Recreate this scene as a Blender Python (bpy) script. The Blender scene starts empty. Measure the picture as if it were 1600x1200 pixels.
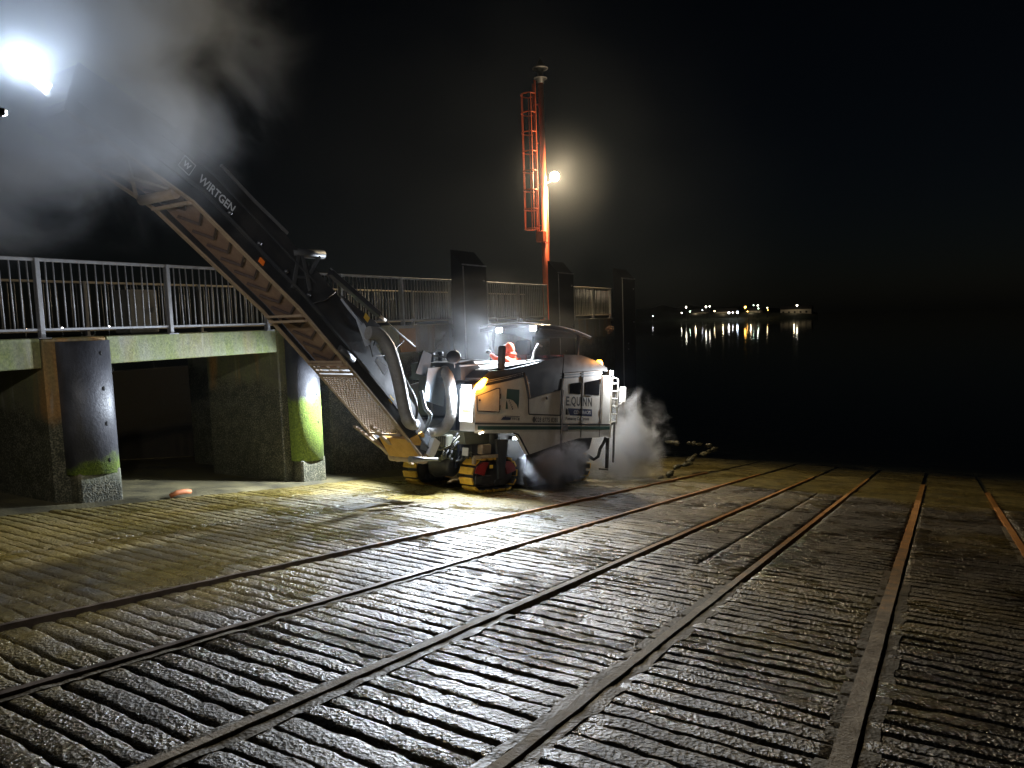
import bpy, math, random
import numpy as np
from mathutils import Matrix, Vector, Quaternion
random.seed(7)
sc = bpy.context.scene
COL = sc.collection
# ------------------------------------------------------------------ camera
cam_d = bpy.data.cameras.new('camera'); cam = bpy.data.objects.new('camera', cam_d); COL.objects.link(cam)
fwd = Vector((-0.5186092, 0.8503526, -0.08913448)); rgt = Vector((0.85482025, 0.51787239, -0.03302321)); upv = rgt.cross(fwd)
cam.matrix_world = Matrix(((rgt.x, upv.x, -fwd.x, 0), (rgt.y, upv.y, -fwd.y, 0), (rgt.z, upv.z, -fwd.z, 0), (0, 0, 0, 1)))
cam_d.sensor_width = 36; cam_d.lens = 1110 / 1600 * 36; cam_d.clip_start = 0.05; cam_d.clip_end = 3000
sc.camera = cam
# ------------------------------------------------------------------ night sky, faint moonlight, exposure
wd = bpy.data.worlds.new('World'); sc.world = wd; wd.use_nodes = True
wn = wd.node_tree; bg = wn.nodes['Background']
sky = wn.nodes.new('ShaderNodeTexSky'); sky.sky_type = 'NISHITA'; sky.sun_disc = False
sky.sun_elevation = math.radians(35); sky.sun_rotation = math.radians(200)
wn.links.new(sky.outputs[0], bg.inputs[0]); bg.inputs[1].default_value = 0.0005
sun_d = bpy.data.lights.new('moonlight', 'SUN'); sun_d.energy = 0.004; sun_d.angle = math.radians(0.5); sun_d.color = (0.8, 0.88, 1)
sun = bpy.data.objects.new('moonlight', sun_d); COL.objects.link(sun)
sun.rotation_euler = (math.radians(55), 0, math.radians(-20))
sc.view_settings.view_transform = 'Standard'; sc.view_settings.look = 'None'
sc.view_settings.exposure = 0.0; sc.view_settings.gamma = 1; sc.view_settings.use_curve_mapping = False
sc.cycles.use_denoising = True; sc.cycles.use_adaptive_sampling = False
sc.cycles.sample_clamp_indirect = 4; sc.cycles.sample_clamp_direct = 60
sc.cycles.max_bounces = 6; sc.cycles.transparent_max_bounces = 24; sc.cycles.volume_bounces = 0
sc.cycles.volume_step_rate = 2.0; sc.cycles.volume_max_steps = 128

# lamp energies kept together for tuning (each lamp is placed by its builder below)
E_CANOPY, E_HEAD, E_MAST, E_TIP, E_REAR, E_STAND = 1080, 1900, 4800, 135, 220, 370

# ------------------------------------------------------------------ helpers
SLOPE = -0.138915; EYE = 1.6; WATER = -3.78
def gz(y): return -EYE + SLOPE * y

class Bm:
    def __init__(s): s.v = []; s.f = []; s.sm = []
    def add(s, vs, fs, smooth=False):
        b = len(s.v); s.v += [tuple(x) for x in vs]
        for f in fs: s.f.append(tuple(b + i for i in f)); s.sm.append(smooth)
        return s
    def hexa(s, p, ch=0.0):   # p: 8 corners, 0-3 bottom ring, 4-7 top ring
        s.add(p, [(3, 2, 1, 0), (4, 5, 6, 7), (0, 1, 5, 4), (1, 2, 6, 5), (2, 3, 7, 6), (3, 0, 4, 7)]); return s
    def box(s, a, b, ch=0.0):
        x0, y0, z0 = a; x1, y1, z1 = b
        if x0 > x1: x0, x1 = x1, x0
        if y0 > y1: y0, y1 = y1, y0
        if z0 > z1: z0, z1 = z1, z0
        if ch <= 0:
            return s.hexa([(x0,y0,z0),(x1,y0,z0),(x1,y1,z0),(x0,y1,z0),(x0,y0,z1),(x1,y0,z1),(x1,y1,z1),(x0,y1,z1)])
        c = min(ch, (x1-x0)*.45, (y1-y0)*.45, (z1-z0)*.45)
        vs = []; idx = {}
        for i, X in enumerate((x0, x1)):
            for j, Y in enumerate((y0, y1)):
                for k, Z in enumerate((z0, z1)):
                    sx = c if i == 0 else -c; sy = c if j == 0 else -c; sz = c if k == 0 else -c
                    for ax, q in enumerate(((X, Y+sy, Z+sz), (X+sx, Y, Z+sz), (X+sx, Y+sy, Z))):
                        idx[i,j,k,ax] = len(vs); vs.append(q)
        fs = []
        for i in (0, 1):
            fs.append([idx[i,0,0,0], idx[i,1,0,0], idx[i,1,1,0], idx[i,0,1,0]]); fs.append([idx[0,i,0,1], idx[1,i,0,1], idx[1,i,1,1], idx[0,i,1,1]])
            fs.append([idx[0,0,i,2], idx[1,0,i,2], idx[1,1,i,2], idx[0,1,i,2]])
        for a in (0, 1):
            for b2 in (0, 1):
                fs.append([idx[a,b2,0,0], idx[a,b2,1,0], idx[a,b2,1,1], idx[a,b2,0,1]])
                fs.append([idx[a,0,b2,0], idx[a,1,b2,0], idx[a,1,b2,2], idx[a,0,b2,2]])
                fs.append([idx[0,a,b2,1], idx[1,a,b2,1], idx[1,a,b2,2], idx[0,a,b2,2]])
        for i in (0, 1):
            for j in (0, 1):
                for k in (0, 1): fs.append([idx[i,j,k,0], idx[i,j,k,1], idx[i,j,k,2]])
        C = np.array([(x0+x1)/2, (y0+y1)/2, (z0+z1)/2]); V = np.array(vs)
        for f in fs:
            n = np.cross(V[f[1]]-V[f[0]], V[f[2]]-V[f[0]])
            if n @ (V[f].mean(0) - C) < 0: f.reverse()
        return s.add(vs, fs)
    def prism(s, outline, axis_o, ax_a, ax_b, ax_n, d0, d1):   # outline (a,b) extruded from d0 to d1 along ax_n
        o, A, B, N = (np.array(q, float) for q in (axis_o, ax_a, ax_b, ax_n)); n = len(outline)
        vs = [o + A*a + B*b + N*d0 for a, b in outline] + [o + A*a + B*b + N*d1 for a, b in outline]
        fs = [tuple(range(n))[::-1], tuple(range(n, 2*n))] + [(i, (i+1) % n, n + (i+1) % n, n + i) for i in range(n)]
        return s.add(vs, fs)
    def bar(s, p, q, w, h, up=(0, 0, 1)):
        p, q, up = (np.array(x, float) for x in (p, q, up)); d = q - p; d /= np.linalg.norm(d)
        a = np.cross(d, up)
        if np.linalg.norm(a) < 1e-5: a = np.cross(d, (1, 0, 0))
        a /= np.linalg.norm(a); b = np.cross(a, d); a *= w/2; b *= h/2
        return s.hexa([p-a-b, p+a-b, q+a-b, q-a-b, p-a+b, p+a+b, q+a+b, q-a+b])
    def tube(s, pts, r, n=8, cap=True):
        pts = [np.array(p, float) for p in pts]; m = len(pts); rs = r if isinstance(r, (list, tuple, np.ndarray)) else [r]*m
        prev = None; vs = []
        for i, p in enumerate(pts):
            d = pts[min(i+1, m-1)] - pts[max(i-1, 0)]; d /= np.linalg.norm(d) + 1e-12
            if prev is None:
                a = np.cross(d, (0, 0, 1.))
                if np.linalg.norm(a) < 1e-3: a = np.cross(d, (1., 0, 0))
            else: a = prev - d * (prev @ d)
            a /= np.linalg.norm(a); prev = a; b = np.cross(d, a)
            for k in range(n):
                t = 2*math.pi*k/n; vs.append(p + rs[i]*(a*math.cos(t) + b*math.sin(t)))
        fs = [(i*n+k, i*n+(k+1) % n, (i+1)*n+(k+1) % n, (i+1)*n+k) for i in range(m-1) for k in range(n)]
        b0 = len(s.v); s.add(vs, fs, True)
        if cap: s.f.append(tuple(b0+k for k in range(n))[::-1]); s.f.append(tuple(b0+(m-1)*n+k for k in range(n))); s.sm += [False, False]
        return s
    def lathe(s, o, ax, prof, n=20):   # prof: (distance along ax, radius)
        o = np.array(o, float); d = np.array(ax, float); d /= np.linalg.norm(d)
        a = np.cross(d, (0, 0, 1.)); a = np.cross(d, (1., 0, 0)) if np.linalg.norm(a) < 1e-3 else a; a /= np.linalg.norm(a); b = np.cross(d, a)
        vs = [o + d*t + r*(a*math.cos(2*math.pi*k/n) + b*math.sin(2*math.pi*k/n)) for t, r in prof for k in range(n)]
        m = len(prof); fs = [(i*n+k, i*n+(k+1) % n, (i+1)*n+(k+1) % n, (i+1)*n+k) for i in range(m-1) for k in range(n)]
        s.add(vs, fs, True); b0 = len(s.v) - len(vs)
        if prof[0][1] > 1e-4: s.f.append(tuple(b0+k for k in range(n))[::-1]); s.sm.append(False)
        if prof[-1][1] > 1e-4: s.f.append(tuple(b0+(m-1)*n+k for k in range(n))); s.sm.append(False)
        return s
    def blob(s, c, r, seg=12, ring=8, jit=0.0, M=None):
        c = np.array(c, float); r = np.array(r, float); vs = []
        for i in range(ring+1):
            for k in range(seg):
                t = math.pi*i/ring; p = 2*math.pi*k/seg
                q = np.array([math.sin(t)*math.cos(p), math.sin(t)*math.sin(p), math.cos(t)]) * (1 + random.uniform(-jit, jit)) * r
                if M is not None: q = M @ q
                vs.append(c + q)
        fs = [(i*seg+k, (i+1)*seg+k, (i+1)*seg+(k+1) % seg, i*seg+(k+1) % seg) for i in range(ring) for k in range(seg)]
        return s.add(vs, fs, True)
    def mesh(s, name):
        me = bpy.data.meshes.new(name); me.from_pydata([tuple(map(float, v)) for v in s.v], [], s.f)
        me.polygons.foreach_set('use_smooth', s.sm); me.update(); return me

def put(name, me, mat=None, parent=None, loc=None, **props):
    if isinstance(me, Bm): me = me.mesh(name)
    o = bpy.data.objects.new(name, me); COL.objects.link(o)
    if mat is not None:
        for m in (mat if isinstance(mat, (list, tuple)) else [mat]): 
            if len(me.materials) < (len(mat) if isinstance(mat, (list, tuple)) else 1): me.materials.append(m)
    if parent is not None: o.parent = parent
    if loc is not None: o.location = loc
    for k, v in props.items(): o[k] = v
    return o
def thing(name, label, cat, loc=(0, 0, 0), group=None, mat4=None):
    o = bpy.data.objects.new(name, None); COL.objects.link(o); o.location = loc; o.empty_display_size = .3
    if mat4 is not None: o.matrix_world = mat4
    o['label'] = label; o['category'] = cat
    if group: o['group'] = group
    return o
def tag(o, label, cat, group=None):
    o['label'] = label; o['category'] = cat
    if group: o['group'] = group
    return o
def text_mesh(s, size, ext=0.002, bold=0.0, sx=1.0):
    cu = bpy.data.curves.new('lettering', 'FONT'); cu.body = s; cu.size = size; cu.extrude = ext; cu.offset = bold; cu.resolution_u = 3
    cu.align_x = 'LEFT'; o = bpy.data.objects.new('lettering', cu); COL.objects.link(o)
    bpy.context.view_layer.update(); me = bpy.data.meshes.new_from_object(o.evaluated_get(bpy.context.evaluated_depsgraph_get()))
    bpy.data.objects.remove(o); me.name = 'lettering'
    return me
def fit_text(s, p, ax, ay, width, height, mat, parent, name='lettering', bold=0.0):
    me = text_mesh(s, 1.0, 0.0, bold); co = np.array([v.co for v in me.vertices]); lo, hi = co.min(0), co.max(0)
    p, ax, ay = (np.array(q, float) for q in (p, ax, ay))
    for v in me.vertices:
        a = (v.co.x - lo[0]) / (hi[0]-lo[0]) * width; b = (v.co.y - lo[1]) / (hi[1]-lo[1]) * height
        v.co = Vector(p + ax*a + ay*b)
    return put(name, me, mat, parent)

# value noise for geometry
_rng = np.random.default_rng(3); _lat = _rng.random((256, 256))
def vnoise(x, y):
    xi = np.floor(x).astype(int); yi = np.floor(y).astype(int); fx = x - xi; fy = y - yi
    fx = fx*fx*(3-2*fx); fy = fy*fy*(3-2*fy); g = lambda a, b: _lat[a & 255, b & 255]
    return (g(xi, yi)*(1-fx)+g(xi+1, yi)*fx)*(1-fy) + (g(xi, yi+1)*(1-fx)+g(xi+1, yi+1)*fx)*fy
def fbm(x, y, o=3):
    r = 0; a = 0.5
    for i in range(o): r = r + a*(vnoise(x, y)-.5); x = x*2.03+11.3; y = y*2.03+5.7; a *= .5
    return r

# ------------------------------------------------------------------ materials
class NT:
    def __init__(s, name):
        s.m = bpy.data.materials.new(name); s.m.use_nodes = True; s.t = s.m.node_tree; s.b = s.t.nodes['Principled BSDF']; s.out = s.t.nodes['Material Output']
    def n(s, typ, **kw):
        nd = s.t.nodes.new(typ)
        for k, v in kw.items(): setattr(nd, k, v)
        return nd
    def l(s, a, b): s.t.links.new(a, b)
    def val(s, sock, x):
        if hasattr(x, 'links') or isinstance(x, bpy.types.NodeSocket): s.l(x, sock)
        else: sock.default_value = x
    def coord(s, kind='Object', scale=(1, 1, 1)):
        if not hasattr(s, '_tc'): s._tc = s.n('ShaderNodeTexCoord')
        if scale == (1, 1, 1): return s._tc.outputs[kind]
        mp = s.n('ShaderNodeMapping'); mp.inputs['Scale'].default_value = scale; s.l(s._tc.outputs[kind], mp.inputs[0]); return mp.outputs[0]
    def noise(s, scale, detail=4, rough=.55, vec=None, dist=0.0):
        nd = s.n('ShaderNodeTexNoise'); nd.inputs['Scale'].default_value = scale; nd.inputs['Detail'].default_value = detail
        nd.inputs['Roughness'].default_value = rough; nd.inputs['Distortion'].default_value = dist
        s.l(vec if vec is not None else s.coord(), nd.inputs['Vector']); return nd.outputs[0]
    def voro(s, scale, vec=None, feature='F1'):
        nd = s.n('ShaderNodeTexVoronoi'); nd.feature = feature; nd.inputs['Scale'].default_value = scale
        s.l(vec if vec is not None else s.coord(), nd.inputs['Vector']); return nd.outputs['Distance']
    def ramp(s, fac, stops):
        nd = s.n('ShaderNodeValToRGB'); e = nd.color_ramp.elements
        while len(e) < len(stops): e.new(0.5)
        for i, (p, c) in enumerate(stops):
            e[i].position = p; e[i].color = (c, c, c, 1) if isinstance(c, (int, float)) else (*c, 1)
        s.l(fac, nd.inputs[0]); return nd.outputs[0]
    def mix(s, fac, a, b):
        nd = s.n('ShaderNodeMix', data_type='RGBA'); s.val(nd.inputs[0], fac)
        for sk, x in ((nd.inputs[6], a), (nd.inputs[7], b)):
            if isinstance(x, tuple): sk.default_value = (*x, 1) if len(x) == 3 else x
            else: s.l(x, sk)
        return nd.outputs[2]
    def math(s, op, a, b=None, c=None):
        nd = s.n('ShaderNodeMath', operation=op)
        for i, x in enumerate((a, b, c)):
            if x is not None: s.val(nd.inputs[i], x)
        return nd.outputs[0]
    def rng(s, x, a, b, c=0., d=1.):
        nd = s.n('ShaderNodeMapRange'); s.val(nd.inputs[0], x)
        for i, q in enumerate((a, b, c, d)): nd.inputs[i+1].default_value = q
        return nd.outputs[0]
    def sep(s, vec): 
        nd = s.n('ShaderNodeSeparateXYZ'); s.l(vec, nd.inputs[0]); return nd.outputs
    def pos(s):
        return s.n('ShaderNodeNewGeometry').outputs['Position']
    def bump(s, h, strength=.5, dist=.01, prev=None):
        nd = s.n('ShaderNodeBump'); nd.inputs['Strength'].default_value = strength; nd.inputs['Distance'].default_value = dist
        s.l(h, nd.inputs['Height'])
        if prev is not None: s.l(prev, nd.inputs['Normal'])
        return nd.outputs[0]
    def done(s, color=None, rough=None, normal=None, metal=None, spec=None, emit=None, estr=0, coat=None):
        b = s.b
        if color is not None: s.val(b.inputs['Base Color'], (*color, 1) if isinstance(color, tuple) else color)
        if rough is not None: s.val(b.inputs['Roughness'], rough)
        if metal is not None: s.val(b.inputs['Metallic'], metal)
        if spec is not None: s.val(b.inputs['Specular IOR Level'], spec)
        if coat is not None: s.val(b.inputs['Coat Weight'], coat)
        if normal is not None: s.l(normal, b.inputs['Normal'])
        if emit is not None: b.inputs['Emission Color'].default_value = (*emit, 1); b.inputs['Emission Strength'].default_value = estr
        return s.m

def paint(name, col, rough=.45, dirt=.35, metal=0.0, dcol=(.09, .08, .06), scale=3.0):
    n = NT(name); a = n.noise(scale, 6, .65); b = n.noise(scale*9, 4, .6); c = n.voro(scale*40)
    m = n.ramp(n.math('ADD', n.math('MULTIPLY', a, .7), n.math('MULTIPLY', b, .3)), [(.42, 0), (.72, 1)])
    m = n.math('MULTIPLY', m, dirt)
    col_s = n.mix(m, col, dcol)
    return n.done(col_s, n.rng(a, .3, .7, rough*.75, min(1, rough*1.35)), n.bump(n.math('ADD', b, n.math('MULTIPLY', c, .2)), .12, .004), metal)
def glow(name, col, strength):
    n = NT(name); return n.done((.8, .8, .8), .3, emit=col, estr=strength)

M = {}
M['white'] = paint('white_machine_paint', (.80, .765, .69), .42, .42, dcol=(.30, .25, .19))
M['dark'] = paint('dark_grey_machine_paint', (.035, .037, .042), .42, .5)
M['hood'] = paint('grey_hood_paint', (.028, .030, .035), .4, .35)
M['black'] = paint('black_rubber', (.018, .018, .019), .62, .4, dcol=(.07, .065, .055))
M['letter'] = paint('black_lettering', (.025, .025, .03), .5, .1)
M['logo_grey'] = paint('pale_grey_lettering', (.5, .52, .55), .5, .25)
M['green'] = paint('dark_green_stripe', (.02, .075, .06), .45, .3)
M['blue'] = paint('dark_blue_print', (.03, .04, .10), .45, .15)
M['wprint'] = paint('white_print', (.75, .75, .75), .5, .1)
M['red'] = paint('dark_red_paint', (.28, .02, .022), .45, .45)
M['yellow'] = paint('ochre_track_pad', (.62, .36, .03), .5, .55, dcol=(.12, .08, .03), scale=9)
M['label'] = paint('yellow_warning_label', (.75, .47, .04), .5, .3, scale=12)
M['steel'] = paint('worn_bare_steel', (.32, .32, .33), .38, .5, .7)
M['pale_steel'] = paint('blue_grey_plate', (.17, .20, .225), .42, .45, .25)
M['tan'] = paint('dusty_tan_frame', (.30, .22, .145), .65, .6, dcol=(.13, .09, .06), scale=6)
M['belt'] = paint('dusty_brown_conveyor_belt', (.20, .125, .085), .8, .6, dcol=(.10, .06, .045), scale=5)
M['cleat'] = paint('dark_belt_cleat', (.05, .03, .025), .8, .4)
M['cover'] = paint('black_conveyor_panel', (.012, .0125, .014), .55, .4, dcol=(.05, .046, .042))
M['cloth'] = paint('grey_plastic_sheet', (.4, .43, .5), .3, .3)
M['hose'] = paint('ribbed_grey_hose', (.30, .29, .28), .5, .55, dcol=(.10, .09, .075), scale=8)
M['orange'] = paint('orange_red_mast_paint', (.62, .10, .03), .5, .45, dcol=(.25, .05, .02))
M['hivis'] = paint('orange_workwear', (.85, .09, .02), .8, .1)
M['skin'] = paint('skin', (.5, .3, .22), .6, .1)
M['galv'] = paint('galvanised_steel', (.27, .27, .28), .55, .7, .3, dcol=(.13, .10, .075), scale=7)
M['tanrail'] = paint('weathered_galvanised_rail', (.42, .36, .28), .55, .55, .2, dcol=(.2, .14, .08), scale=7)
M['panel'] = paint('grey_cabinet_paint', (.22, .21, .19), .6, .5)
M['fender'] = NT('black_rubber_fender').done((.0022, .0023, .0028), 1.0, spec=.0)
M['glass'] = paint('dark_tinted_window', (.02, .022, .026), .08, .1)
M['chain'] = paint('galvanised_chain', (.45, .42, .38), .5, .4, .6)
M['rope'] = paint('orange_rope_bundle', (.55, .33, .22), .8, .4, scale=20)
M['led'] = glow('white_led', (.82, .9, 1.0), 90)
M['led_soft'] = glow('white_lamp_lens', (.85, .92, 1.0), 40)
M['amber'] = glow('amber_beacon_lens', (1.0, .36, .02), 32)
M['flood'] = glow('warm_floodlight_lens', (1.0, .80, .45), 120)
M['indicator'] = glow('small_indicator', (1.0, .9, .7), 6)

def mat_slip():
    n = NT('wet_grooved_concrete'); P = n.pos(); xyz = n.sep(P)
    big = n.noise(.55, 3, .5, P); mid = n.noise(2.6, 5, .6, P, .4); fine = n.noise(34, 6, .7, P); grit = n.voro(85, P); peb = n.voro(38, P)
    alg = n.math('ADD', n.math('ADD', big, n.math('MULTIPLY', mid, .35)), n.rng(xyz[0], -10, -4.0, .46, -.06))
    algm = n.ramp(alg, [(.58, 0), (.92, 1)])
    base = n.ramp(n.math('ADD', n.math('MULTIPLY', mid, .6), n.math('MULTIPLY', fine, .4)), [(.30, (.017, .013, .008)), (.55, (.062, .049, .031)), (.75, (.15, .122, .085))])
    algc = n.ramp(fine, [(.3, (.08, .060, .013)), (.7, (.31, .235, .065))])
    col = n.mix(algm, base, algc)
    # submerged and tidal part: olive weed
    tid = n.ramp(n.math('ADD', n.math('MULTIPLY', xyz[1], 1/20.), n.math('MULTIPLY', n.math('SUBTRACT', mid, .5), .06)), [(.765, 0), (.80, 1)])
    col = n.mix(tid, col, n.ramp(mid, [(.35, (.09, .07, .025)), (.65, (.32, .25, .09))]))
    col = n.mix(n.ramp(n.math('ADD', n.math('MULTIPLY', xyz[1], 1/40.), n.math('MULTIPLY', n.math('SUBTRACT', big, .5), .10)), [(.50, 0), (.62, 1)]), col, (.014, .014, .010))  # fades to near black seaward, dimming with depth put into the colour
    stain = n.ramp(n.noise(1.1, 4, .6, P, .8), [(.50, 1.0), (.72, .58)])
    m2 = n.n('ShaderNodeMix', data_type='RGBA', blend_type='MULTIPLY'); m2.inputs[0].default_value = 1; n.l(col, m2.inputs[6]); n.l(stain, m2.inputs[7]); col = m2.outputs[2]
    wet = n.ramp(n.math('ADD', n.math('MULTIPLY', n.noise(.8, 4, .6, P, .5), .65), n.math('MULTIPLY', mid, .35)), [(.42, .6), (.58, .16)])
    wet = n.math('MAXIMUM', wet, n.rng(xyz[0], -8.8, -10.0, 0, .55))
    h = n.math('ADD', n.math('MULTIPLY', peb, .9), n.math('ADD', n.math('MULTIPLY', fine, .8), n.math('MULTIPLY', grit, .35)))
    return n.done(col, wet, n.bump(h, .9, .014), spec=.7)
M['slip'] = mat_slip()
def mat_ground():
    n = NT('dark_wet_ground'); P = n.pos(); a = n.noise(1.5, 6, .6, P); b = n.noise(25, 4, .6, P)
    xyz = n.sep(P)
    c = n.ramp(a, [(.35, (.05, .045, .03)), (.65, (.15, .125, .055))])
    c = n.mix(n.ramp(n.math('MULTIPLY', xyz[1], 1/40.), [(.47, 0), (.56, 1)]), c, (.018, .02, .016))
    return n.done(c, n.rng(a, .3, .7, .35, .75), n.bump(n.math('ADD', b, a), .5, .02))
M['ground'] = mat_ground()
def mat_rail():
    n = NT('rusty_steel_rail'); P = n.pos(); xyz = n.sep(P); a = n.noise(5, 5, .65, P); b = n.noise(40, 4, .6, P)
    brown = n.ramp(a, [(.35, (.045, .03, .022)), (.65, (.14, .10, .07))]); rust = n.ramp(a, [(.3, (.24, .085, .02)), (.7, (.55, .26, .07))])
    lower = n.ramp(n.math('ADD', n.math('MULTIPLY', xyz[1], 1/16.), n.math('MULTIPLY', n.math('SUBTRACT', a, .5), .5)), [(.34, 0), (.60, 1)])
    return n.done(n.mix(lower, brown, rust), n.rng(a, .3, .7, .35, .75), n.bump(b, .4, .006), n.rng(lower, 0, 1, .25, .0))
M['rail'] = mat_rail()
def mat_mortar():
    n = NT('pale_mortar'); P = n.pos(); a = n.noise(4, 6, .6, P); b = n.noise(45, 4, .6, P)
    return n.done(n.ramp(a, [(.3, (.07, .06, .042)), (.7, (.19, .165, .12))]), n.rng(a, .3, .7, .45, .8), n.bump(n.math('ADD', b, n.voro(50, P)), .5, .008), spec=.25)
M['mortar'] = mat_mortar()
def mat_pale_rail():
    n = NT('mortar_smeared_rail'); P = n.pos(); xyz = n.sep(P); a = n.noise(5, 5, .65, P); b = n.noise(40, 4, .6, P)
    pale = n.ramp(a, [(.3, (.13, .10, .065)), (.7, (.42, .35, .25))]); rust = n.ramp(a, [(.3, (.22, .085, .02)), (.7, (.50, .26, .08))])
    lower = n.ramp(n.math('ADD', n.math('MULTIPLY', xyz[1], 1/16.), n.math('MULTIPLY', n.math('SUBTRACT', a, .5), .7)), [(.40, 0), (.66, 1)])
    return n.done(n.mix(lower, pale, rust), n.rng(a, .3, .7, .6, .9), n.bump(n.math('ADD', b, n.math('MULTIPLY', a, 1.5)), .6, .010), spec=.25)
M['pale_rail'] = mat_pale_rail()
def mat_pier(name, green=.6, rust=.3, dark_z=-1.15, base=((.16, .15, .12), (.33, .31, .26)), stk=.55):
    n = NT(name); P = n.pos(); xyz = n.sep(P)
    mp = n.n('ShaderNodeMapping'); mp.inputs['Scale'].default_value = (1, 1, .14); n.l(P, mp.inputs[0]); V = mp.outputs[0]
    a = n.noise(1.6, 5, .6, P); st = n.noise(4.5, 4, .6, V); f = n.noise(28, 5, .65, P)
    col = n.ramp(n.math('ADD', n.math('MULTIPLY', a, .6), n.math('MULTIPLY', f, .4)), [(.3, base[0]), (.7, base[1])])
    gm = n.math('MULTIPLY', n.ramp(n.math('ADD', n.math('MULTIPLY', st, .5), n.math('MULTIPLY', a, .5)), [(.36, 0), (.60, 1)]), green)
    col = n.mix(gm, col, n.ramp(f, [(.3, (.07, .095, .02)), (.7, (.20, .23, .06))]))
    rm = n.math('MULTIPLY', n.ramp(n.noise(2.2, 3, .5, V), [(.50, 0), (.66, 1)]), rust)
    col = n.mix(rm, col, n.ramp(f, [(.3, (.20, .09, .02)), (.7, (.42, .22, .06))]))
    streak = n.ramp(n.noise(5.5, 3, .5, V), [(.60, 0), (.68, stk)])
    col = n.mix(streak, col, (.42, .41, .36))
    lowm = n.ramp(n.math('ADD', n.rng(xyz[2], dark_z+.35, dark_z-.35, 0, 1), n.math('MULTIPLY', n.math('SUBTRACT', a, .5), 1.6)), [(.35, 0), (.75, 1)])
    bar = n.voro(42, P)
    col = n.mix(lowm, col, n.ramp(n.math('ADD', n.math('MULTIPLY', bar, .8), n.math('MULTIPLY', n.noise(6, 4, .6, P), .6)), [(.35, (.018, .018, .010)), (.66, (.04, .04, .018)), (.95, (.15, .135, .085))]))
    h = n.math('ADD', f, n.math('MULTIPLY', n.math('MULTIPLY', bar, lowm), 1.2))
    return n.done(col, n.rng(a, .3, .7, .5, .85), n.bump(h, .5, .012))
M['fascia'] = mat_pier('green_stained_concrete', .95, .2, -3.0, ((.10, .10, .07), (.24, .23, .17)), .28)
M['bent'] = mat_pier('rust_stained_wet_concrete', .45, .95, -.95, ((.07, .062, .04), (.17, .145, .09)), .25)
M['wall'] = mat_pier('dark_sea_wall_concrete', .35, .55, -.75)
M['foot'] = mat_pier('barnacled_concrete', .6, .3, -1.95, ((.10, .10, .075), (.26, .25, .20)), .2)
def mat_casing():
    n = NT('grey_pile_casing_with_algae'); P = n.pos(); xyz = n.sep(P); a = n.noise(2.2, 5, .6, P); f = n.noise(30, 5, .65, P)
    yy = n.math('MULTIPLY', n.math('SUBTRACT', xyz[1], 7.2), .13)
    am = n.ramp(n.math('ADD', n.rng(n.math('SUBTRACT', xyz[2], yy), -1.15, -1.85, 0, 1), n.math('MULTIPLY', n.math('SUBTRACT', a, .5), 1.5)), [(.38, 0), (.66, 1)])
    col = n.mix(am, n.ramp(a, [(.3, (.022, .022, .026)), (.7, (.07, .07, .08))]), n.ramp(f, [(.3, (.05, .085, .008)), (.6, (.15, .21, .022)), (.8, (.27, .34, .05))]))
    return n.done(col, n.rng(am, 0, 1, .48, .85), n.bump(n.math('ADD', n.math('ADD', f, n.math('MULTIPLY', a, 3)), n.math('MULTIPLY', am, n.voro(60, P))), .4, .012))
M['casing'] = mat_casing()
def mat_hole():
    return NT('black_hole_lining').done((.006, .006, .006), .9)
M['hole'] = mat_hole()
def mat_water():
    n = NT('calm_sea_water'); P = n.pos()
    mp = n.n('ShaderNodeMapping'); mp.inputs['Scale'].default_value = (1.0, .45, 1); n.l(P, mp.inputs[0])
    w1 = n.noise(1.1, 3, .55, mp.outputs[0]); w2 = n.noise(6, 3, .6, P)
    nb = n.bump(n.math('ADD', w1, n.math('MULTIPLY', w2, .12)), .15, .05)
    gl = n.n('ShaderNodeBsdfGlossy'); gl.inputs['Roughness'].default_value = .035; n.l(nb, gl.inputs['Normal'])
    tr = n.n('ShaderNodeBsdfTransparent'); tr.inputs[0].default_value = (.88, .88, .78, 1)
    ge = n.n('ShaderNodeNewGeometry'); dp = n.n('ShaderNodeVectorMath', operation='DOT_PRODUCT'); n.l(ge.outputs['Normal'], dp.inputs[0]); n.l(ge.outputs['Incoming'], dp.inputs[1])
    cs = n.math('ABSOLUTE', dp.outputs['Value']); frv = n.math('ADD', .02, n.math('MULTIPLY', .98, n.math('POWER', n.math('SUBTRACT', 1.0, cs), 5.0)))
    mx = n.n('ShaderNodeMixShader'); n.l(frv, mx.inputs[0]); n.l(tr.outputs[0], mx.inputs[1]); n.l(gl.outputs[0], mx.inputs[2])
    n.l(mx.outputs[0], n.out.inputs[0]); return n.m
M['water'] = mat_water()
def mat_rock():
    n = NT('weedy_rock'); P = n.pos(); a = n.noise(3, 6, .65, P); b = n.noise(24, 4, .6, P)
    return n.done(n.ramp(a, [(.3, (.02, .018, .010)), (.55, (.05, .042, .016)), (.75, (.17, .14, .05))]), n.rng(a, .3, .7, .4, .8), n.bump(b, .6, .03))
M['rock'] = mat_rock()
M['hill'] = paint('dark_hillside', (.035, .045, .03), .9, .4, scale=.05)
M['house'] = paint('pale_render_wall', (.5, .46, .38), .8, .3, scale=.3)
M['roof'] = paint('slate_roof', (.06, .06, .065), .7, .3, scale=.5)

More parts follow.
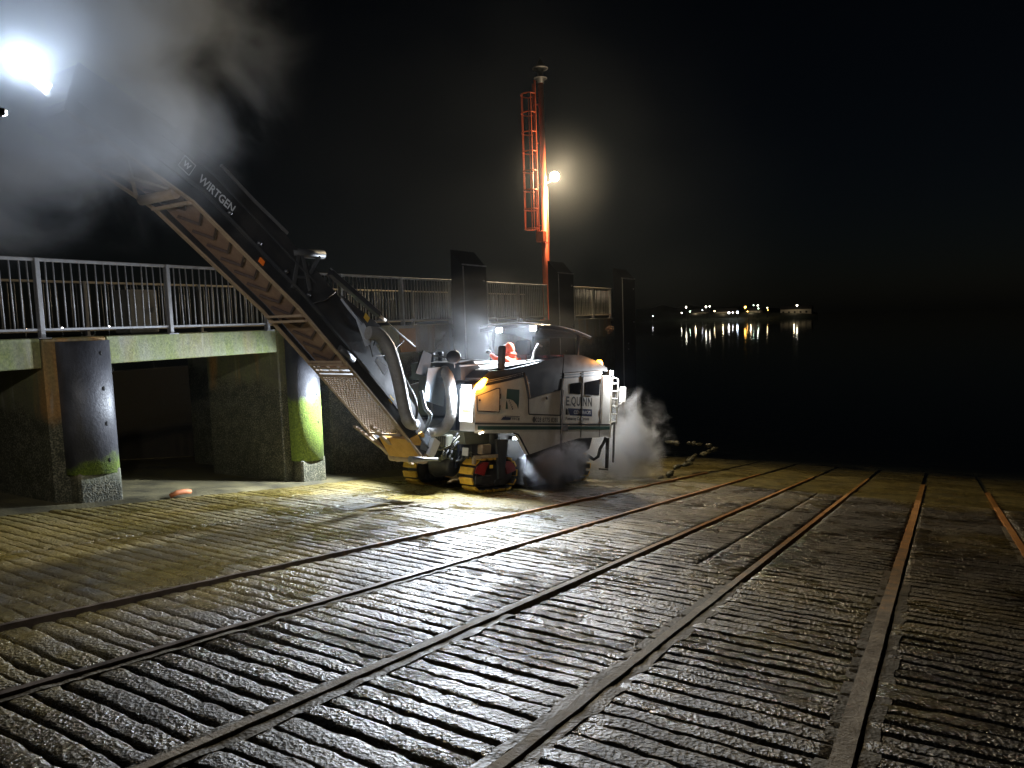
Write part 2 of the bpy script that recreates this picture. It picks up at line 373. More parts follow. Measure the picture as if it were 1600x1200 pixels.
def smoke_mat(name, dens, scale=2.0, k=1.5, bias=-.15, col=(.9, .92, .95), seed=(0, 0, 0), detail=4):
    m = bpy.data.materials.new(name); m.use_nodes = True; t = m.node_tree; t.nodes.remove(t.nodes['Principled BSDF']); out = t.nodes['Material Output']
    L = t.links.new; tc = t.nodes.new('ShaderNodeTexCoord')
    def mth(op, a, b):
        nd = t.nodes.new('ShaderNodeMath'); nd.operation = op
        for q, x in enumerate((a, b)):
            if isinstance(x, (int, float)): nd.inputs[q].default_value = x
            else: L(x, nd.inputs[q])
        return nd.outputs[0]
    def sst(x, a, b):
        nd = t.nodes.new('ShaderNodeMapRange'); nd.interpolation_type = 'SMOOTHSTEP'; L(x, nd.inputs[0]); nd.inputs[1].default_value = a; nd.inputs[2].default_value = b; return nd.outputs[0]
    ln = t.nodes.new('ShaderNodeVectorMath'); ln.operation = 'LENGTH'; L(tc.outputs['Object'], ln.inputs[0]); R = ln.outputs['Value']
    mp = t.nodes.new('ShaderNodeMapping'); mp.inputs['Location'].default_value = seed; L(tc.outputs['Object'], mp.inputs[0])
    nz = t.nodes.new('ShaderNodeTexNoise'); nz.inputs['Scale'].default_value = scale; nz.inputs['Detail'].default_value = detail; nz.inputs['Distortion'].default_value = .7
    nz.inputs['Roughness'].default_value = .6; L(mp.outputs[0], nz.inputs['Vector'])
    x = mth('ADD', mth('SUBTRACT', 1.0, R), mth('ADD', mth('MULTIPLY', mth('SUBTRACT', nz.outputs[0], .5), k), bias))
    d = mth('MULTIPLY', mth('MULTIPLY', sst(x, 0, .75), sst(R, .98, .6)), dens)
    pv = t.nodes.new('ShaderNodeVolumePrincipled'); pv.inputs['Color'].default_value = (*col, 1); pv.inputs['Anisotropy'].default_value = .25
    L(d, pv.inputs['Density']); L(pv.outputs[0], out.inputs['Volume']); return m
def smoke(name, c, r, mat, rot=None):
    b = Bm(); b.blob((0, 0, 0), (1, 1, 1), 24, 14); o = put(name, b, mat, kind='stuff'); o.location = c; o.scale = r
    if rot: o.rotation_euler = rot
    return o
def spot(name, loc, target, e, col, angle=120, blend=.6, r=.05):
    d = bpy.data.lights.new(name, 'SPOT'); d.energy = e; d.color = col; d.spot_size = math.radians(angle); d.spot_blend = blend; d.shadow_soft_size = r
    o = bpy.data.objects.new(name, d); COL.objects.link(o); o.location = loc
    o.rotation_mode = 'QUATERNION'; o.rotation_quaternion = (Vector(target) - Vector(loc)).to_track_quat('-Z', 'Y'); return o
def point(name, loc, e, col, r=.05):
    d = bpy.data.lights.new(name, 'POINT'); d.energy = e; d.color = col; d.shadow_soft_size = r
    o = bpy.data.objects.new(name, d); COL.objects.link(o); o.location = loc; return o

# ================================================================== SETTING: slipway, seabed, water
RAILS = [-5.23, -4.07, -2.83, -1.626, -.372, .9, 2.13, 3.36]
PITCH = .155
slip = put('slipway', Bm().box((0, 0, -.01), (.01, .01, 0)), M['ground'], None, kind='structure')
slip.location = (-7, 12, gz(12) - .3)
def in_slip(o): o.parent = slip; o.matrix_parent_inverse = Matrix.Translation(Vector((7, -12, -(gz(12) - .3)))); return o
g = Bm()
ys = [-14, -6, 0, 8, 16, 24, 34, 48, 70]
for i in range(len(ys) - 1):
    z0, z1 = gz(ys[i]) - .075, gz(ys[i+1]) - .075
    g.add([(-30, ys[i], z0), (25, ys[i], z0), (25, ys[i+1], z1), (-30, ys[i+1], z1)], [(0, 1, 2, 3)])
put('ground', g, M['ground'], kind='structure')
g = Bm(); zf = gz(70) - .08
g.add([(-1500, 69.9, zf), (1500, 69.9, zf), (1500, 2500, zf), (-1500, 2500, zf)], [(0, 1, 2, 3)])
g.add([(-1500, -14, zf-1), (-30, -14, zf-1), (-30, 70, zf-1), (-1500, 70, zf-1)], [(0, 1, 2, 3)])
g.add([(25, -14, zf-1), (1500, -14, zf-1), (1500, 70, zf-1), (25, 70, zf-1)], [(0, 1, 2, 3)])
put('seabed', g, M['ground'], kind='structure')
g = Bm(); g.add([(-1500, -200, WATER), (1500, -200, WATER), (1500, 1200, WATER), (-1500, 1200, WATER)], [(0, 1, 2, 3)])
# the sheet only shows where the slope has dipped under it
put('water', g, M['water'], kind='structure')

def slab(x0, x1, y0, y1, seed, ry=1.0, amp=1.0, dx=.05):
    off = [0, .005, .009, .014, .028, .055, .095, .125, .141, .146, .150]
    n0 = math.floor((y0)/PITCH); n1 = math.ceil(y1/PITCH)
    Y = np.array([k*PITCH + o for k in range(n0, n1) for o in off]); Y = Y[(Y >= y0) & (Y <= y1)]
    X = np.linspace(x0, x1, max(3, int((x1-x0)/dx)+1))
    XX, YY = np.meshgrid(X, Y, indexing='ij')
    wob = fbm(XX*.9 + seed*7, YY*.5 + seed, 2)*.04 + fbm(XX*7 + seed, YY*2.2, 2)*.022 + (np.floor(YY/PITCH) % 7 - 3)*0
    wob = wob + (vnoise(YY*3.1 + seed*4, XX*0 + seed) - .5)*.075
    ph = np.mod(YY, PITCH); d = np.minimum(ph, PITCH - ph)
    wid = .0072 + .007*(vnoise(XX*3 + seed*3, YY*6) - .4)
    gd = .036*(.80 + .8*fbm(XX*1.3, YY*1.1 + seed, 2))*(1 - .7*np.clip((vnoise(XX*1.7 + seed*2, YY*1.3 + 9) - .70)/.2, 0, 1))
    prof = -gd * (1 - np.clip((d - wid)/.006, 0, 1))
    dome = .002*(1 - ((ph - PITCH/2)/(PITCH/2))**2)
    per = .013*(vnoise(np.floor(YY/PITCH)*1.7 + seed*5 + XX*0, XX*.8 + 3.1) - .5)
    rough = (fbm(XX*9, YY*9 + seed, 3)*.012 + fbm(XX*38, YY*38, 2)*.014)*amp
    sag = np.clip((.07 - np.minimum(XX - x0, x1 - XX))/.07, 0, 1)
    dz = prof*(1 - .3*sag) + dome + per + rough - .012*sag*vnoise(XX*10 + seed, YY*5)
    chip = np.clip((vnoise(XX*14 + seed, YY*16) - .55)/.25, 0, 1)*np.clip(1 - (d - wid)/.03, 0, 1)*.012
    dz = dz - chip + fbm(XX*.55 + seed*.1, YY*.5, 2)*.11*np.clip((YY - 11.5)/4, 0, 1)
    YW = np.clip(YY + wob, y0, y1); Z = -EYE + SLOPE*YW + dz
    nx, ny = XX.shape
    top = np.stack([XX, YW, Z], -1).reshape(-1, 3)
    idx = np.arange(nx*ny).reshape(nx, ny)
    F = np.stack([idx[:-1, :-1], idx[1:, :-1], idx[1:, 1:], idx[:-1, 1:]], -1).reshape(-1, 4)
    # skirts down the two long edges
    sk = []
    e0 = np.stack([XX[0], YW[0], Z[0] - .06], -1); e1 = np.stack([XX[-1], YW[-1], Z[-1] - .06], -1)
    V = np.concatenate([top, e0, e1]); b0 = nx*ny; b1 = b0 + ny; r = np.arange(ny-1)
    F0 = np.stack([b0 + r, idx[0, r], idx[0, r+1], b0 + r + 1], -1); F1 = np.stack([idx[-1, r], b1 + r, b1 + r + 1, idx[-1, r+1]], -1)
    F = np.concatenate([F, F0, F1])
    me = bpy.data.meshes.new('concrete_slab'); me.vertices.add(len(V)); me.vertices.foreach_set('co', V.astype(np.float32).ravel())
    me.loops.add(F.size); me.loops.foreach_set('vertex_index', F.astype(np.int32).ravel())
    me.polygons.add(len(F)); me.polygons.foreach_set('loop_start', np.arange(0, F.size, 4, dtype=np.int32))
    me.polygons.foreach_set('use_smooth', np.ones(len(F), bool)); me.update(calc_edges=True)
    return in_slip(put('concrete_slab', me, M['slip']))
YEND = 15.5
slab(-9.72, -7.52, .6, YEND, 11, dx=.05); slab(-7.50, RAILS[0]-.05, .6, YEND, 1, dx=.055)
for i in range(len(RAILS)-1):
    if i == 2: slab(RAILS[2]+.08, RAILS[3]-.055, -.6, 7.1, 3.1); slab(RAILS[2]+.08, -2.16, 7.105, YEND, 3.3); slab(-2.145, RAILS[3]-.06, 7.105, YEND, 3.7)
    else: slab(RAILS[i]+.075, RAILS[i+1]-.055, -.6 if i > 0 else .2, YEND, 2+i*1.37, dx=.05 if i < 5 else .09)
# submerged smooth slabs below the grooved part
for i, (a, b) in enumerate(zip([-9.7]+[r+.05 for r in RAILS[:-1]], [r-.05 for r in RAILS])):
    bm = Bm(); nn = 24; 
    for k in range(nn+1):
        y = YEND + .02 + 10*k/nn; bm.v += [(a, y, gz(y)-.02+random.uniform(-.01, .01)), (b, y, gz(y)-.02+random.uniform(-.01, .01))]
    for k in range(nn): bm.f.append((2*k, 2*k+1, 2*k+3, 2*k+2)); bm.sm.append(True)
    in_slip(put('concrete_slab', bm, M['slip']))
# steel rails let into the slope, with mortar haunching
def wavy_strip(x0, x1, y0, y1, zoff, thick, jit, step=.06, seed=0, ragged=0.0, rz=.008):
    bm = Bm(); n = int((y1-y0)/step)
    for k in range(n+1):
        y = y0 + (y1-y0)*k/n; j = float(fbm(np.array([y*3.1+seed]), np.array([seed*1.7]), 3)[0])
        a = x0 + j*jit; b = x1 + j*jit*.8
        if ragged: 
            q = float(vnoise(np.array([y*5.5+seed*9]), np.array([seed])) [0]); b += ragged*(q-.35)*(1.6 if q > .6 else .6) if x1 > x0 else 0
            q2 = float(vnoise(np.array([y*5.5+seed*5+40]), np.array([seed]))[0])
        z = gz(y) + zoff + float(fbm(np.array([y*(6 if rz < .01 else 11)+seed]), np.array([.3]), 2)[0])*rz
        bm.v += [(a, y, z-thick), (a, y, z), (b, y, z), (b, y, z-thick)]
    for k in range(n):
        i = 4*k
        for q in range(3): bm.f.append((i+q, i+4+q, i+5+q, i+1+q)); bm.sm.append(False)
    return bm
for i, x in enumerate(RAILS[:-1]):
    w = [.04, .05, .055, .06, .095, .08, .08][i]
    h = [.020, .019, .016, .014, .012, .012, .012][i]
    y1 = [18.2, 19.0, 19.5, 20.5, 19.8, 19, 18][i]
    in_slip(put('steel_rail', wavy_strip(x-w/2, x+w/2, -.6 if i else .2, y1, h, .07, .012, seed=i*3.1), M['pale_rail' if i in (2, 3, 4) else 'rail']))
for i, (x, a, b, y0, y1, rg) in enumerate([(-2.83, -.075, -.03, -.4, 5.0, .02), (-2.83, .04, .10, -.4, 4.4, .03), (-1.626, -.10, -.04, -.4, 6.6, .02), (-1.626, .04, .10, -.4, 6.6, .04),
                                        (-.372, -.11, -.05, -.4, 8.2, .02), (-.372, .07, .14, -.4, 7.6, .03), (-4.07, .035, .075, .4, 6.0, .01), (.9, -.10, -.05, 6, 13, .02)]):
    in_slip(put('mortar_fillet', wavy_strip(x+a, x+b, y0, y1, .001, .06, .03, step=.02, seed=20+i*2.3, ragged=rg, rz=.022), M['mortar']))
# smooth apron along the foot of the pier
ap = Bm(); n = 60
for k in range(n+1):
    y = 0 + 18*k/n
    for j in range(4):
        x = [-9.74, -9.95, -10.25, -14.5][j] + (float(fbm(np.array([y*1.2]), np.array([2.]), 2)[0])*.25 if j < 1 else 0); ap.v.append((x, y, gz(y) + [-.035, .02, .015, .01][j]))
for k in range(n):
    for j in range(3): i = 4*k+j; ap.f.append((i+1, i, i+4, i+5)); ap.sm.append(True)
in_slip(put('apron', ap, M['ground']))

# weed-covered kerb running into the water
kb = thing('stone_kerb', 'low broken kerb of weedy stones running into the water behind the machine', 'kerb', (-5.6, 18, WATER))
for i in range(30):
    if i % 4 == 2 or random.random() < .2: continue
    b = Bm()
    if i < 21: p = (-5.62 + random.uniform(-.10, .10), 15.6 + i*.235 + random.uniform(-.08, .08)); rr = (random.uniform(.05, .14), random.uniform(.16, .34), random.uniform(.03, .06))
    else: p = (-5.80 - (i-21)*.16, 20.55 + random.uniform(-.15, .1)); rr = (random.uniform(.08, .16), random.uniform(.05, .1), random.uniform(.03, .07))
    b.blob((p[0]+5.6, p[1]-18, random.uniform(-.06, -.03)), rr, 9, 6, .22); put('kerb_stone', b, M['rock'], kb)
# ================================================================== PIER
pier = thing('pier', 'concrete pier on cased piles with green stained beams beside the slipway', 'pier', (-10.2, 9, -.04))
pier.matrix_world = Matrix.Translation((-10.2, 9, -.04)); PI = Matrix.Translation((10.2, -9, .04))
def on_pier(name, bm, mat, parent=None, **kw):
    o = put(name, bm, mat, parent or pier, **kw)
    if parent is None: o.matrix_parent_inverse = PI
    return o
on_pier('deck_slab', Bm().box((-14.6, -3, -.30), (-10.28, 25.0, -.035), .01), M['fascia'])
BENTS = [1.4, 5.24, 9.12]
edges = [-3, 1.0, 1.85, 4.82, 5.66, 8.70, 9.56, 11.6, 13.0, 17.6, 25.0]
def beam(y0, y1, z0=-.425, x1=-10.2):
    on_pier('edge_beam', Bm().box((-10.55, y0, z0), (x1, y1, -.03), .012), M['fascia'])
beam(-3, .98); beam(1.86, 4.80); beam(5.67, 8.69)
for y0, y1 in ((9.57, 13.3), (13.303, 18.2), (18.203, 25)): on_pier('edge_beam', Bm().box((-10.6, y0, -.66), (-10.2, y1, -.03), .012), M['wall'])
for k, y in enumerate(BENTS):
    y0, y1 = y-.42, y+.43; zb = gz(y1) - .5
    on_pier('cross_wall', Bm().box((-12.25, y0, zb), (-10.2, y1, -.036), .02), M['bent'])
    # hollow half-round casing
    cs = Bm(); N = 14; R = .335; zt = -.085; zl = gz(y) + .40; cx = -10.19; ring = []; y = y + .07
    prof = [(cx, y-R)] + [(cx + .05 + .24*math.sin(math.pi*t/N)**.8, y - R*math.cos(math.pi*t/N)) for t in range(N+1)] + [(cx, y+R)]
    inner = [(cx + (a-cx)*.9, y + (b-y)*.94) for a, b in prof]
    m = len(prof)
    for pr, z in ((prof, zt), (prof, zl), (inner, zt), (inner, zl)): cs.v += [(a, b, z - (.10*(b-y) if z == zl else 0)) for a, b in pr]
    for i in range(m-1):
        cs.f += [(m+i, m+i+1, i+1, i), (2*m+i, 2*m+i+1, 3*m+i+1, 3*m+i), (i, i+1, 2*m+i+1, 2*m+i), (m+i+1, m+i, 3*m+i, 3*m+i+1)]; cs.sm += [True, True, False, False]
    cz = on_pier('pile_casing', cs, M['casing'])
    for q in range(4):
        zz = -.26 - .49*q - (.02 if q == 3 else 0); t = .62
        hx = cx + .05 + .24*math.sin(math.pi*t)**.8; hy = y - R*math.cos(math.pi*t); nx, ny = math.cos(.5), math.sin(.5)
        hb = Bm(); hb.lathe((hx-.012, hy-.004, zz), (nx, ny, 0), [(-.02, .036), (.012, .036), (.0125, 0)], 14); put('bolt_hole', hb, M['hole'], cz)
    fb = Bm(); fb.box((-10.2, y-.30, gz(y)-.4), (-9.955, y+.29, zl+.05), .03); on_pier('pile_foot', fb, M['foot'])
put('wall_block', Bm().box((-17.2, -12, -8), (-16.6, 26, -.9)), paint('black_backing', (.008, .008, .006), .9, .3)); o = bpy.context.scene.objects['wall_block']; tag(o, 'added black wall behind the pier that keeps the open bays dark', 'wall')  # added black wall, hides shore lamp reflections behind the open bays
# solid sea wall beyond the last open bay
on_pier('wall_block', Bm().box((-11.2, 10.3, -6.5), (-10.62, 25, -.31), .02), M['wall'])
for y0, y1, x in ((9.565, 12.9, -10.63),):
    on_pier('wall_block', Bm().box((-14.3, 9.7, gz(11)-1.5), (-11.21, 10.25, -.31)), M['wall'])
on_pier('rust_plate', Bm().box((-10.199, 12.05, -.62), (-10.18, 12.6, -.10), .004), paint('rusty_plate', (.38, .19, .05), .7, .5, dcol=(.16, .07, .02)))

# railings
post_me = Bm().box((-.045, -.03, -.035), (.045, .03, 1.03), .006).mesh('post'); foot_me = Bm().box((-.09, -.08, -.04), (.09, .08, -.022), .004).mesh('base_plate')
bar_me = Bm().tube([(0, 0, .095), (0, 0, .995)], .0105, 6).mesh('baluster')
def railing(name, label, x, y0, y1, posts, pitch, mat, group, base=True):
    r = thing(name, label, 'railing', (x, y0, 0), group)
    put('top_rail', Bm().box((-.03, 0, .985), (.03, y1-y0, 1.03), .008), mat, r); put('bottom_rail', Bm().box((-.022, 0, .065), (.022, y1-y0, .10), .005), mat, r)
    for p in posts:
        put('post', post_me, mat, r, (0, p-y0, 0))
        if base: put('base_plate', foot_me, mat, r, (0, p-y0, 0))
    k = int((y1-y0-.06)/pitch)
    for i in range(k):
        yy = y0 + .06 + i*pitch
        if min(abs(yy-p) for p in posts) > .05: put('baluster', bar_me, mat, r, (random.uniform(-.004, .004), yy-y0+random.uniform(-.006, .006), 0)).rotation_euler = (random.gauss(0, .006), random.gauss(0, .004), 0)
    return r
railing('pier_railing', 'long grey metal railing on the green stained beams left of the first fender panel', -10.26, 1.1, 14.12, [1.16, 3.0, 4.86, 6.71, 8.56, 10.41, 12.27, 14.07], .109, M['galv'], 'railings along the pier edge')
railing('pier_railing', 'middle railing between two black fender panels above the canopy', -10.26, 15.6, 19.0, [15.66, 17.3, 18.94], .109, M['galv'], 'railings along the pier edge')
railing('pier_railing', 'short pale railing at the seaward end of the pier next to the last fender panel', -10.26, 20.75, 23.85, [20.82, 22.3, 23.78], .109, M['tanrail'], 'railings along the pier edge')
railing('pier_railing', 'far side railing of the pier seen through the front one', -14.3, 5.0, 24.6, [5.1, 7.6, 10.1, 12.6, 15.1, 17.6, 20.1, 22.5, 24.5], .12, M['tanrail'], None)

# tall fender panels standing in front of the pier edge
for (y, w, lab) in ((13.7, 1.0, 'tall black fender panel nearest, left of the lit canopy'), (18.5, 1.0, 'tall black fender panel just right of the orange mast'), (23.3, 1.2, 'tall black fender panel at the seaward end of the pier')):
    t = thing('fender_panel', lab, 'fender', (-9.6, y, 0), 'tall fender panels on the pier edge')
    b = Bm(); zb = gz(y) - .4
    b.prism([(-.33, zb), (0, zb), (0, 1.32), (-.33, 1.70)], (0, 0, 0), (1, 0, 0), (0, 0, 1), (0, 1, 0), 0, w); put('panel', b, M['fender'], t)
    put('edge_strip', Bm().box((.001, .0, zb), (.018, .03, 1.30), .004), M['galv'], t)
    put('edge_strip', Bm().bar((.0, .0, 1.335), (0, w, 1.335), .03, .03), M['galv'], t)
    for (yy, zz) in ((w*.86, .98), (w*.4, -.95), (w*.4, -1.15), (w*.86, -.2)):
        put('bolt', Bm().lathe((.0, yy, zz), (1, 0, 0), [(0, .022), (.02, .022), (.021, 0)], 8), M['galv'], t)
    put('bracket', Bm().box((-.6, w*.3, -.35), (-.33, w*.7, -.15), .01), M['fender'], t)

# equipment on the deck and hanging on the wall
cb = thing('deck_cabinet', 'grey cabinet standing on the pier deck behind the railing', 'cabinet', (-13.3, 7.72, -.035))
put('body', Bm().box((-.25, 0, .04), (.25, .58, .85), .015), M['panel'], cb); put('door', Bm().box((.2505, .03, .08), (.262, .55, .81), .004), M['panel'], cb)
put('plinth', Bm().box((-.22, .03, 0), (.22, .55, .04)), M['dark'], cb); put('handle', Bm().box((.263, .48, .42), (.28, .5, .52)), M['steel'], cb)
ch = thing('wall_chain', 'galvanised chain looped on the sea wall beside the first fender panel', 'chain', (-10.14, 13.1, -.45))
pts = [(0, .0 + .52*t, -.18 + .30*t*t*1.2 - .05*math.sin(9*t)) for t in np.linspace(0, 1, 12)]
for i, p in enumerate(pts):
    a = .5 if i % 2 else 1.5; q = [(p[0] + .022*math.sin(u)*(1 if i % 2 else .3), p[1] + .045*math.cos(u), p[2] + .026*math.sin(u)*(.4 if i % 2 else 1) + .02*math.cos(u)) for u in np.linspace(0, 2*math.pi, 9)]
    put('link', Bm().tube(q, .009, 5), M['chain'], ch)
rp = Bm()
for k in range(16):
    c = np.array([random.uniform(-.03, .05), random.uniform(-.3, .3), random.uniform(-.09, .09)]); 
    rp.tube([c + np.array([.03*math.cos(u*1.3+k), .14*math.cos(u), .06*math.sin(u*1.7+k)]) for u in np.linspace(0, 5, 12)], .012, 5)
tag(put('rope_bundle', rp, M['rope'], None, (-10.12, 23.35, -.44)), 'tangled pale orange rope hung under the last railing', 'rope')
pp = Bm(); pp.tube([(0, 0, .03), (.02, .10, .055), (.03, .22, .05), (.02, .32, .025)], [.035, .04, .04, .035], 8)
tag(put('pipe_piece', pp, paint('orange_plastic_pipe', (.5, .16, .05), .6, .3), None, (-9.8, 6.2, gz(6.2))), 'short orange piece of pipe lying at the foot of the pier', 'pipe')

# orange navigation mast
ms = thing('navigation_mast', 'tall orange red mast with caged ladder, top lantern and floodlight', 'mast', (-12.0, 22.22, -.035))
put('pole', Bm().tube([(0, 0, 0), (0, 0, 2.7), (0, 0, 2.72), (0, 0, 8.1)], [.125, .125, .10, .095], 16), M['orange'], ms)
put('base_flange', Bm().lathe((0, 0, 0), (0, 0, 1), [(0, .26), (.03, .26), (.031, .13)], 16), M['orange'], ms)
lan = put('lantern', Bm().lathe((0, 0, 8.1), (0, 0, 1), [(0, .12), (.14, .13), (.15, .21), (.18, .21), (.19, .10), (.46, .10), (.47, .22), (.50, .26), (.53, .24), (.62, .13), (.74, .07), (.86, .015)], 20), M['dark'], ms)
put('ring', Bm().tube([(.255*math.cos(u), .255*math.sin(u), 8.60) for u in np.linspace(0, 2*math.pi, 25)], .02, 6, False), M['galv'], lan)
put('ring', Bm().tube([(.21*math.cos(u), .21*math.sin(u), 8.27) for u in np.linspace(0, 2*math.pi, 25)], .02, 6, False), M['galv'], lan)
LD = np.array([-.80, -.60]); LP = np.array([LD[1], -LD[0]])
def mp(d, s, z): return (LD[0]*d + LP[0]*s, LD[1]*d + LP[1]*s, z)
for s in (-.19, .19): put('ladder_rail', Bm().bar(mp(.24, s, 2.75), mp(.24, s, 8.15), .035, .05), M['orange'], ms)
rung_me = Bm().tube([mp(.24, -.19, 0), mp(.24, .19, 0)], .012, 6).mesh('rung')
for i in range(18): put('rung', rung_me, M['orange'], ms, (0, 0, 2.9 + i*.285))
hoop_me = Bm().tube([mp(.24, -.20, 0)] + [mp(.40 + .30*math.sin(u), -.31*math.cos(u), 0) for u in np.linspace(0, math.pi, 11)] + [mp(.24, .20, 0)], .019, 6).mesh('cage_hoop')
hz = [3.18, 3.85, 4.5, 5.15, 5.8, 6.45, 7.1, 7.72]
for z in hz: put('cage_hoop', hoop_me, M['orange'], ms, (0, 0, z))
for u in (0, 1.1, math.pi-1.1, math.pi):
    d, s = .40 + .30*math.sin(u), -.31*math.cos(u); put('cage_strap', Bm().bar(mp(d, s, 3.16), mp(d, s, 7.74), .03, .014), M['orange'], ms)
for z in (3.3, 4.7, 6.1, 7.4): put('ladder_bracket', Bm().bar(mp(.09, 0, z), mp(.24, 0, z), .03, .03).bar(mp(.24, -.19, z), mp(.24, .19, z), .03, .03), M['orange'], ms)
put('junction_box', Bm().box((-.16, -.36, 2.72), (.12, -.10, 3.08), .01), M['orange'], ms)
put('cable_conduit', Bm().tube([(.13, .02, .1), (.13, .02, 4.6)], .02, 6), M['orange'], ms)
fx = (.20, .46, 5.02)
put('floodlight_arm', Bm().bar((.08, .05, 4.72), (fx[0]-.05, fx[1]-.05, 4.92), .04, .04), M['orange'], ms)
FD = np.array([.50, -.80, -.42]); FD /= np.linalg.norm(FD)
fl = put('floodlight', Bm().lathe(np.array(fx) - FD*.16, FD, [(0, .08), (.06, .15), (.14, .19), (.16, .19), (.161, .17)], 20), M['dark'], ms)
put('lens', Bm().lathe(np.array(fx) + FD*.003, FD, [(0, .165), (.02, .15), (.035, 0)], 20), M['flood'], fl)
fw = np.array((-12.0, 22.22, -.035)) + np.array(fx) + FD*.08
point('mast_floodlight_spill', fw + np.array((.55, -.25, .35)), 330, (1.0, .78, .50), .1)
spot('mast_floodlight_lamp', fw, fw + FD*5, E_MAST, (1.0, .80, .50), 150, .5, .12)

# ================================================================== MILLING MACHINE (local axes: x rearward down the slope, y away from the camera, z off the slope)
TH = math.radians(10); U = np.array([math.sin(TH), math.cos(TH), SLOPE*math.cos(TH)]); U /= np.linalg.norm(U)
Wn = np.array([0, -SLOPE, 1.]); Wn /= np.linalg.norm(Wn); Vn = np.cross(Wn, U)
P0 = np.array([-6.672, 10.175, -3.013]); P0[2] = gz(P0[1])
MM = Matrix(((U[0], Vn[0], Wn[0], P0[0]), (U[1], Vn[1], Wn[1], P0[1]), (U[2], Vn[2], Wn[2], P0[2]), (0, 0, 0, 1)))
mach = thing('milling_machine', 'white road milling machine on yellow padded crawler tracks with a raised black conveyor', 'milling machine', mat4=MM)
def Wd(s, v, h): return P0 + U*s + Vn*v + Wn*h
def side(outline, d0, d1): return Bm().prism(outline, (0, 0, 0), (1, 0, 0), (0, 0, 1), (0, 1, 0), d0, d1)
def mpart(name, bm, mat, parent=None, **kw): return put(name, bm, mat, parent or mach, **kw)
core = mpart('chassis', side([(-.2, .72), (.35, .50), (1.0, .36), (2.6, .36), (3.4, .7), (3.5, .95), (3.5, 2.2), (.8, 2.1), (.2, 1.8), (-.2, 1.3)], .36, 1.80), M['dark'])
# side shells: white panels
up = [(-.52, 1.26), (-.55, 1.80), (-.47, 1.84), (.30, 2.0), (.72, 2.09), (.86, 1.69), (.90, 1.415), (1.85, 1.405), (1.85, 1.26)]
mpart('front_side_panel', side(up, 0, .36), M['white'])
mpart('front_face_panel', Bm().box((-.557, .02, 1.255), (-.53, .345, 1.775), .006), M['white'])
stp = [(-.47, 1.845), (.30, 2.005), (.72, 2.095), (.70, 2.17), (.30, 2.085), (-.28, 1.965)]
mpart('trim_band', side(stp, .012, .36), M['hood'])
for dz in (.045, .075):
    mpart('trim_line', Bm().prism([(-.25, 1.9+dz), (.30, 2.005+dz), (.70, 2.095+dz), (.70, 2.103+dz), (.30, 2.013+dz), (-.25, 1.908+dz)], (0, 0, 0), (1, 0, 0), (0, 0, 1), (0, 1, 0), .006, .014), M['white'])
hoodf = [(-.34, 1.97), (.30, 2.09), (.72, 2.175), (1.42, 2.33), (1.42, 2.44), (.75, 2.30), (.33, 2.21), (-.18, 2.15), (-.36, 2.02)]
mpart('front_hood', side(hoodf, .02, 1.95), M['hood'])
mpart('deck_cover', Bm().hexa([(-.1, .12, 2.165), (1.45, .12, 2.45), (1.45, 1.85, 2.45), (-.1, 1.85, 2.165), (-.1, .12, 2.185), (1.45, .12, 2.47), (1.45, 1.85, 2.47), (-.1, 1.85, 2.185)]), M['white'])
# operator side door, smoked upper part
mpart('side_door', side([(.905, 1.42), (1.845, 1.412), (1.865, 1.895), (.875, 1.69)], .008, .36), M['white'])
mpart('smoked_side_screen', side([(.87, 1.70), (1.87, 1.905), (1.92, 2.56), (1.45, 2.47), (.75, 2.28)], .02, .36), M['hood'])
mpart('door_latch', Bm().lathe((1.42, .01, 1.73), (0, -1, 0), [(0, .03), (.015, .03), (.016, 0)], 12), M['dark'])
def line(pts, w=.012, d=-.006): 
    b = Bm()
    for p, q in zip(pts[:-1], pts[1:]): b.bar((p[0], d, p[1]), (q[0], d, q[1]), .012, w, (0, -1, 0))
    return b
def seal(pts, w=.014):
    b = Bm()
    for p, q in zip(pts[:-1], pts[1:]): b.bar((p[0], -.002, p[1]), (q[0], -.002, q[1]), w, .012, (0, -1, 0))
    return b
mpart('door_seal', seal([(.735, 2.16), (.865, 1.69), (.885, 1.45), (.905, 1.415), (1.855, 1.408), (1.875, 1.9)], .022), M['black'])
mpart('grab_rail', Bm().tube([(.75, -.03, 2.12), (.80, -.05, 1.95), (.86, -.05, 1.72)], .012, 6), M['galv'])
fd = mpart('front_door', Bm().prism([(-.46, 1.46), (-.49, 1.70), (.00, 1.845), (.055, 1.845), (.065, 1.45)], (0, 0, 0), (1, 0, 0), (0, 0, 1), (0, 1, 0), -.010, -.001), M['white'])
put('door_seal', seal([(-.47, 1.45), (-.50, 1.70), (.00, 1.858), (.066, 1.858), (.078, 1.442), (-.47, 1.45)], .018), M['black'], fd)
for z in (1.52, 1.72): put('hinge', Bm().box((.06, -.025, z-.045), (.088, -.001, z+.045), .004), M['black'], fd)
put('handle', Bm().lathe((-.44, -.011, 1.64), (0, -1, 0), [(0, .022), (.012, .022), (.013, 0)], 10), M['black'], fd)
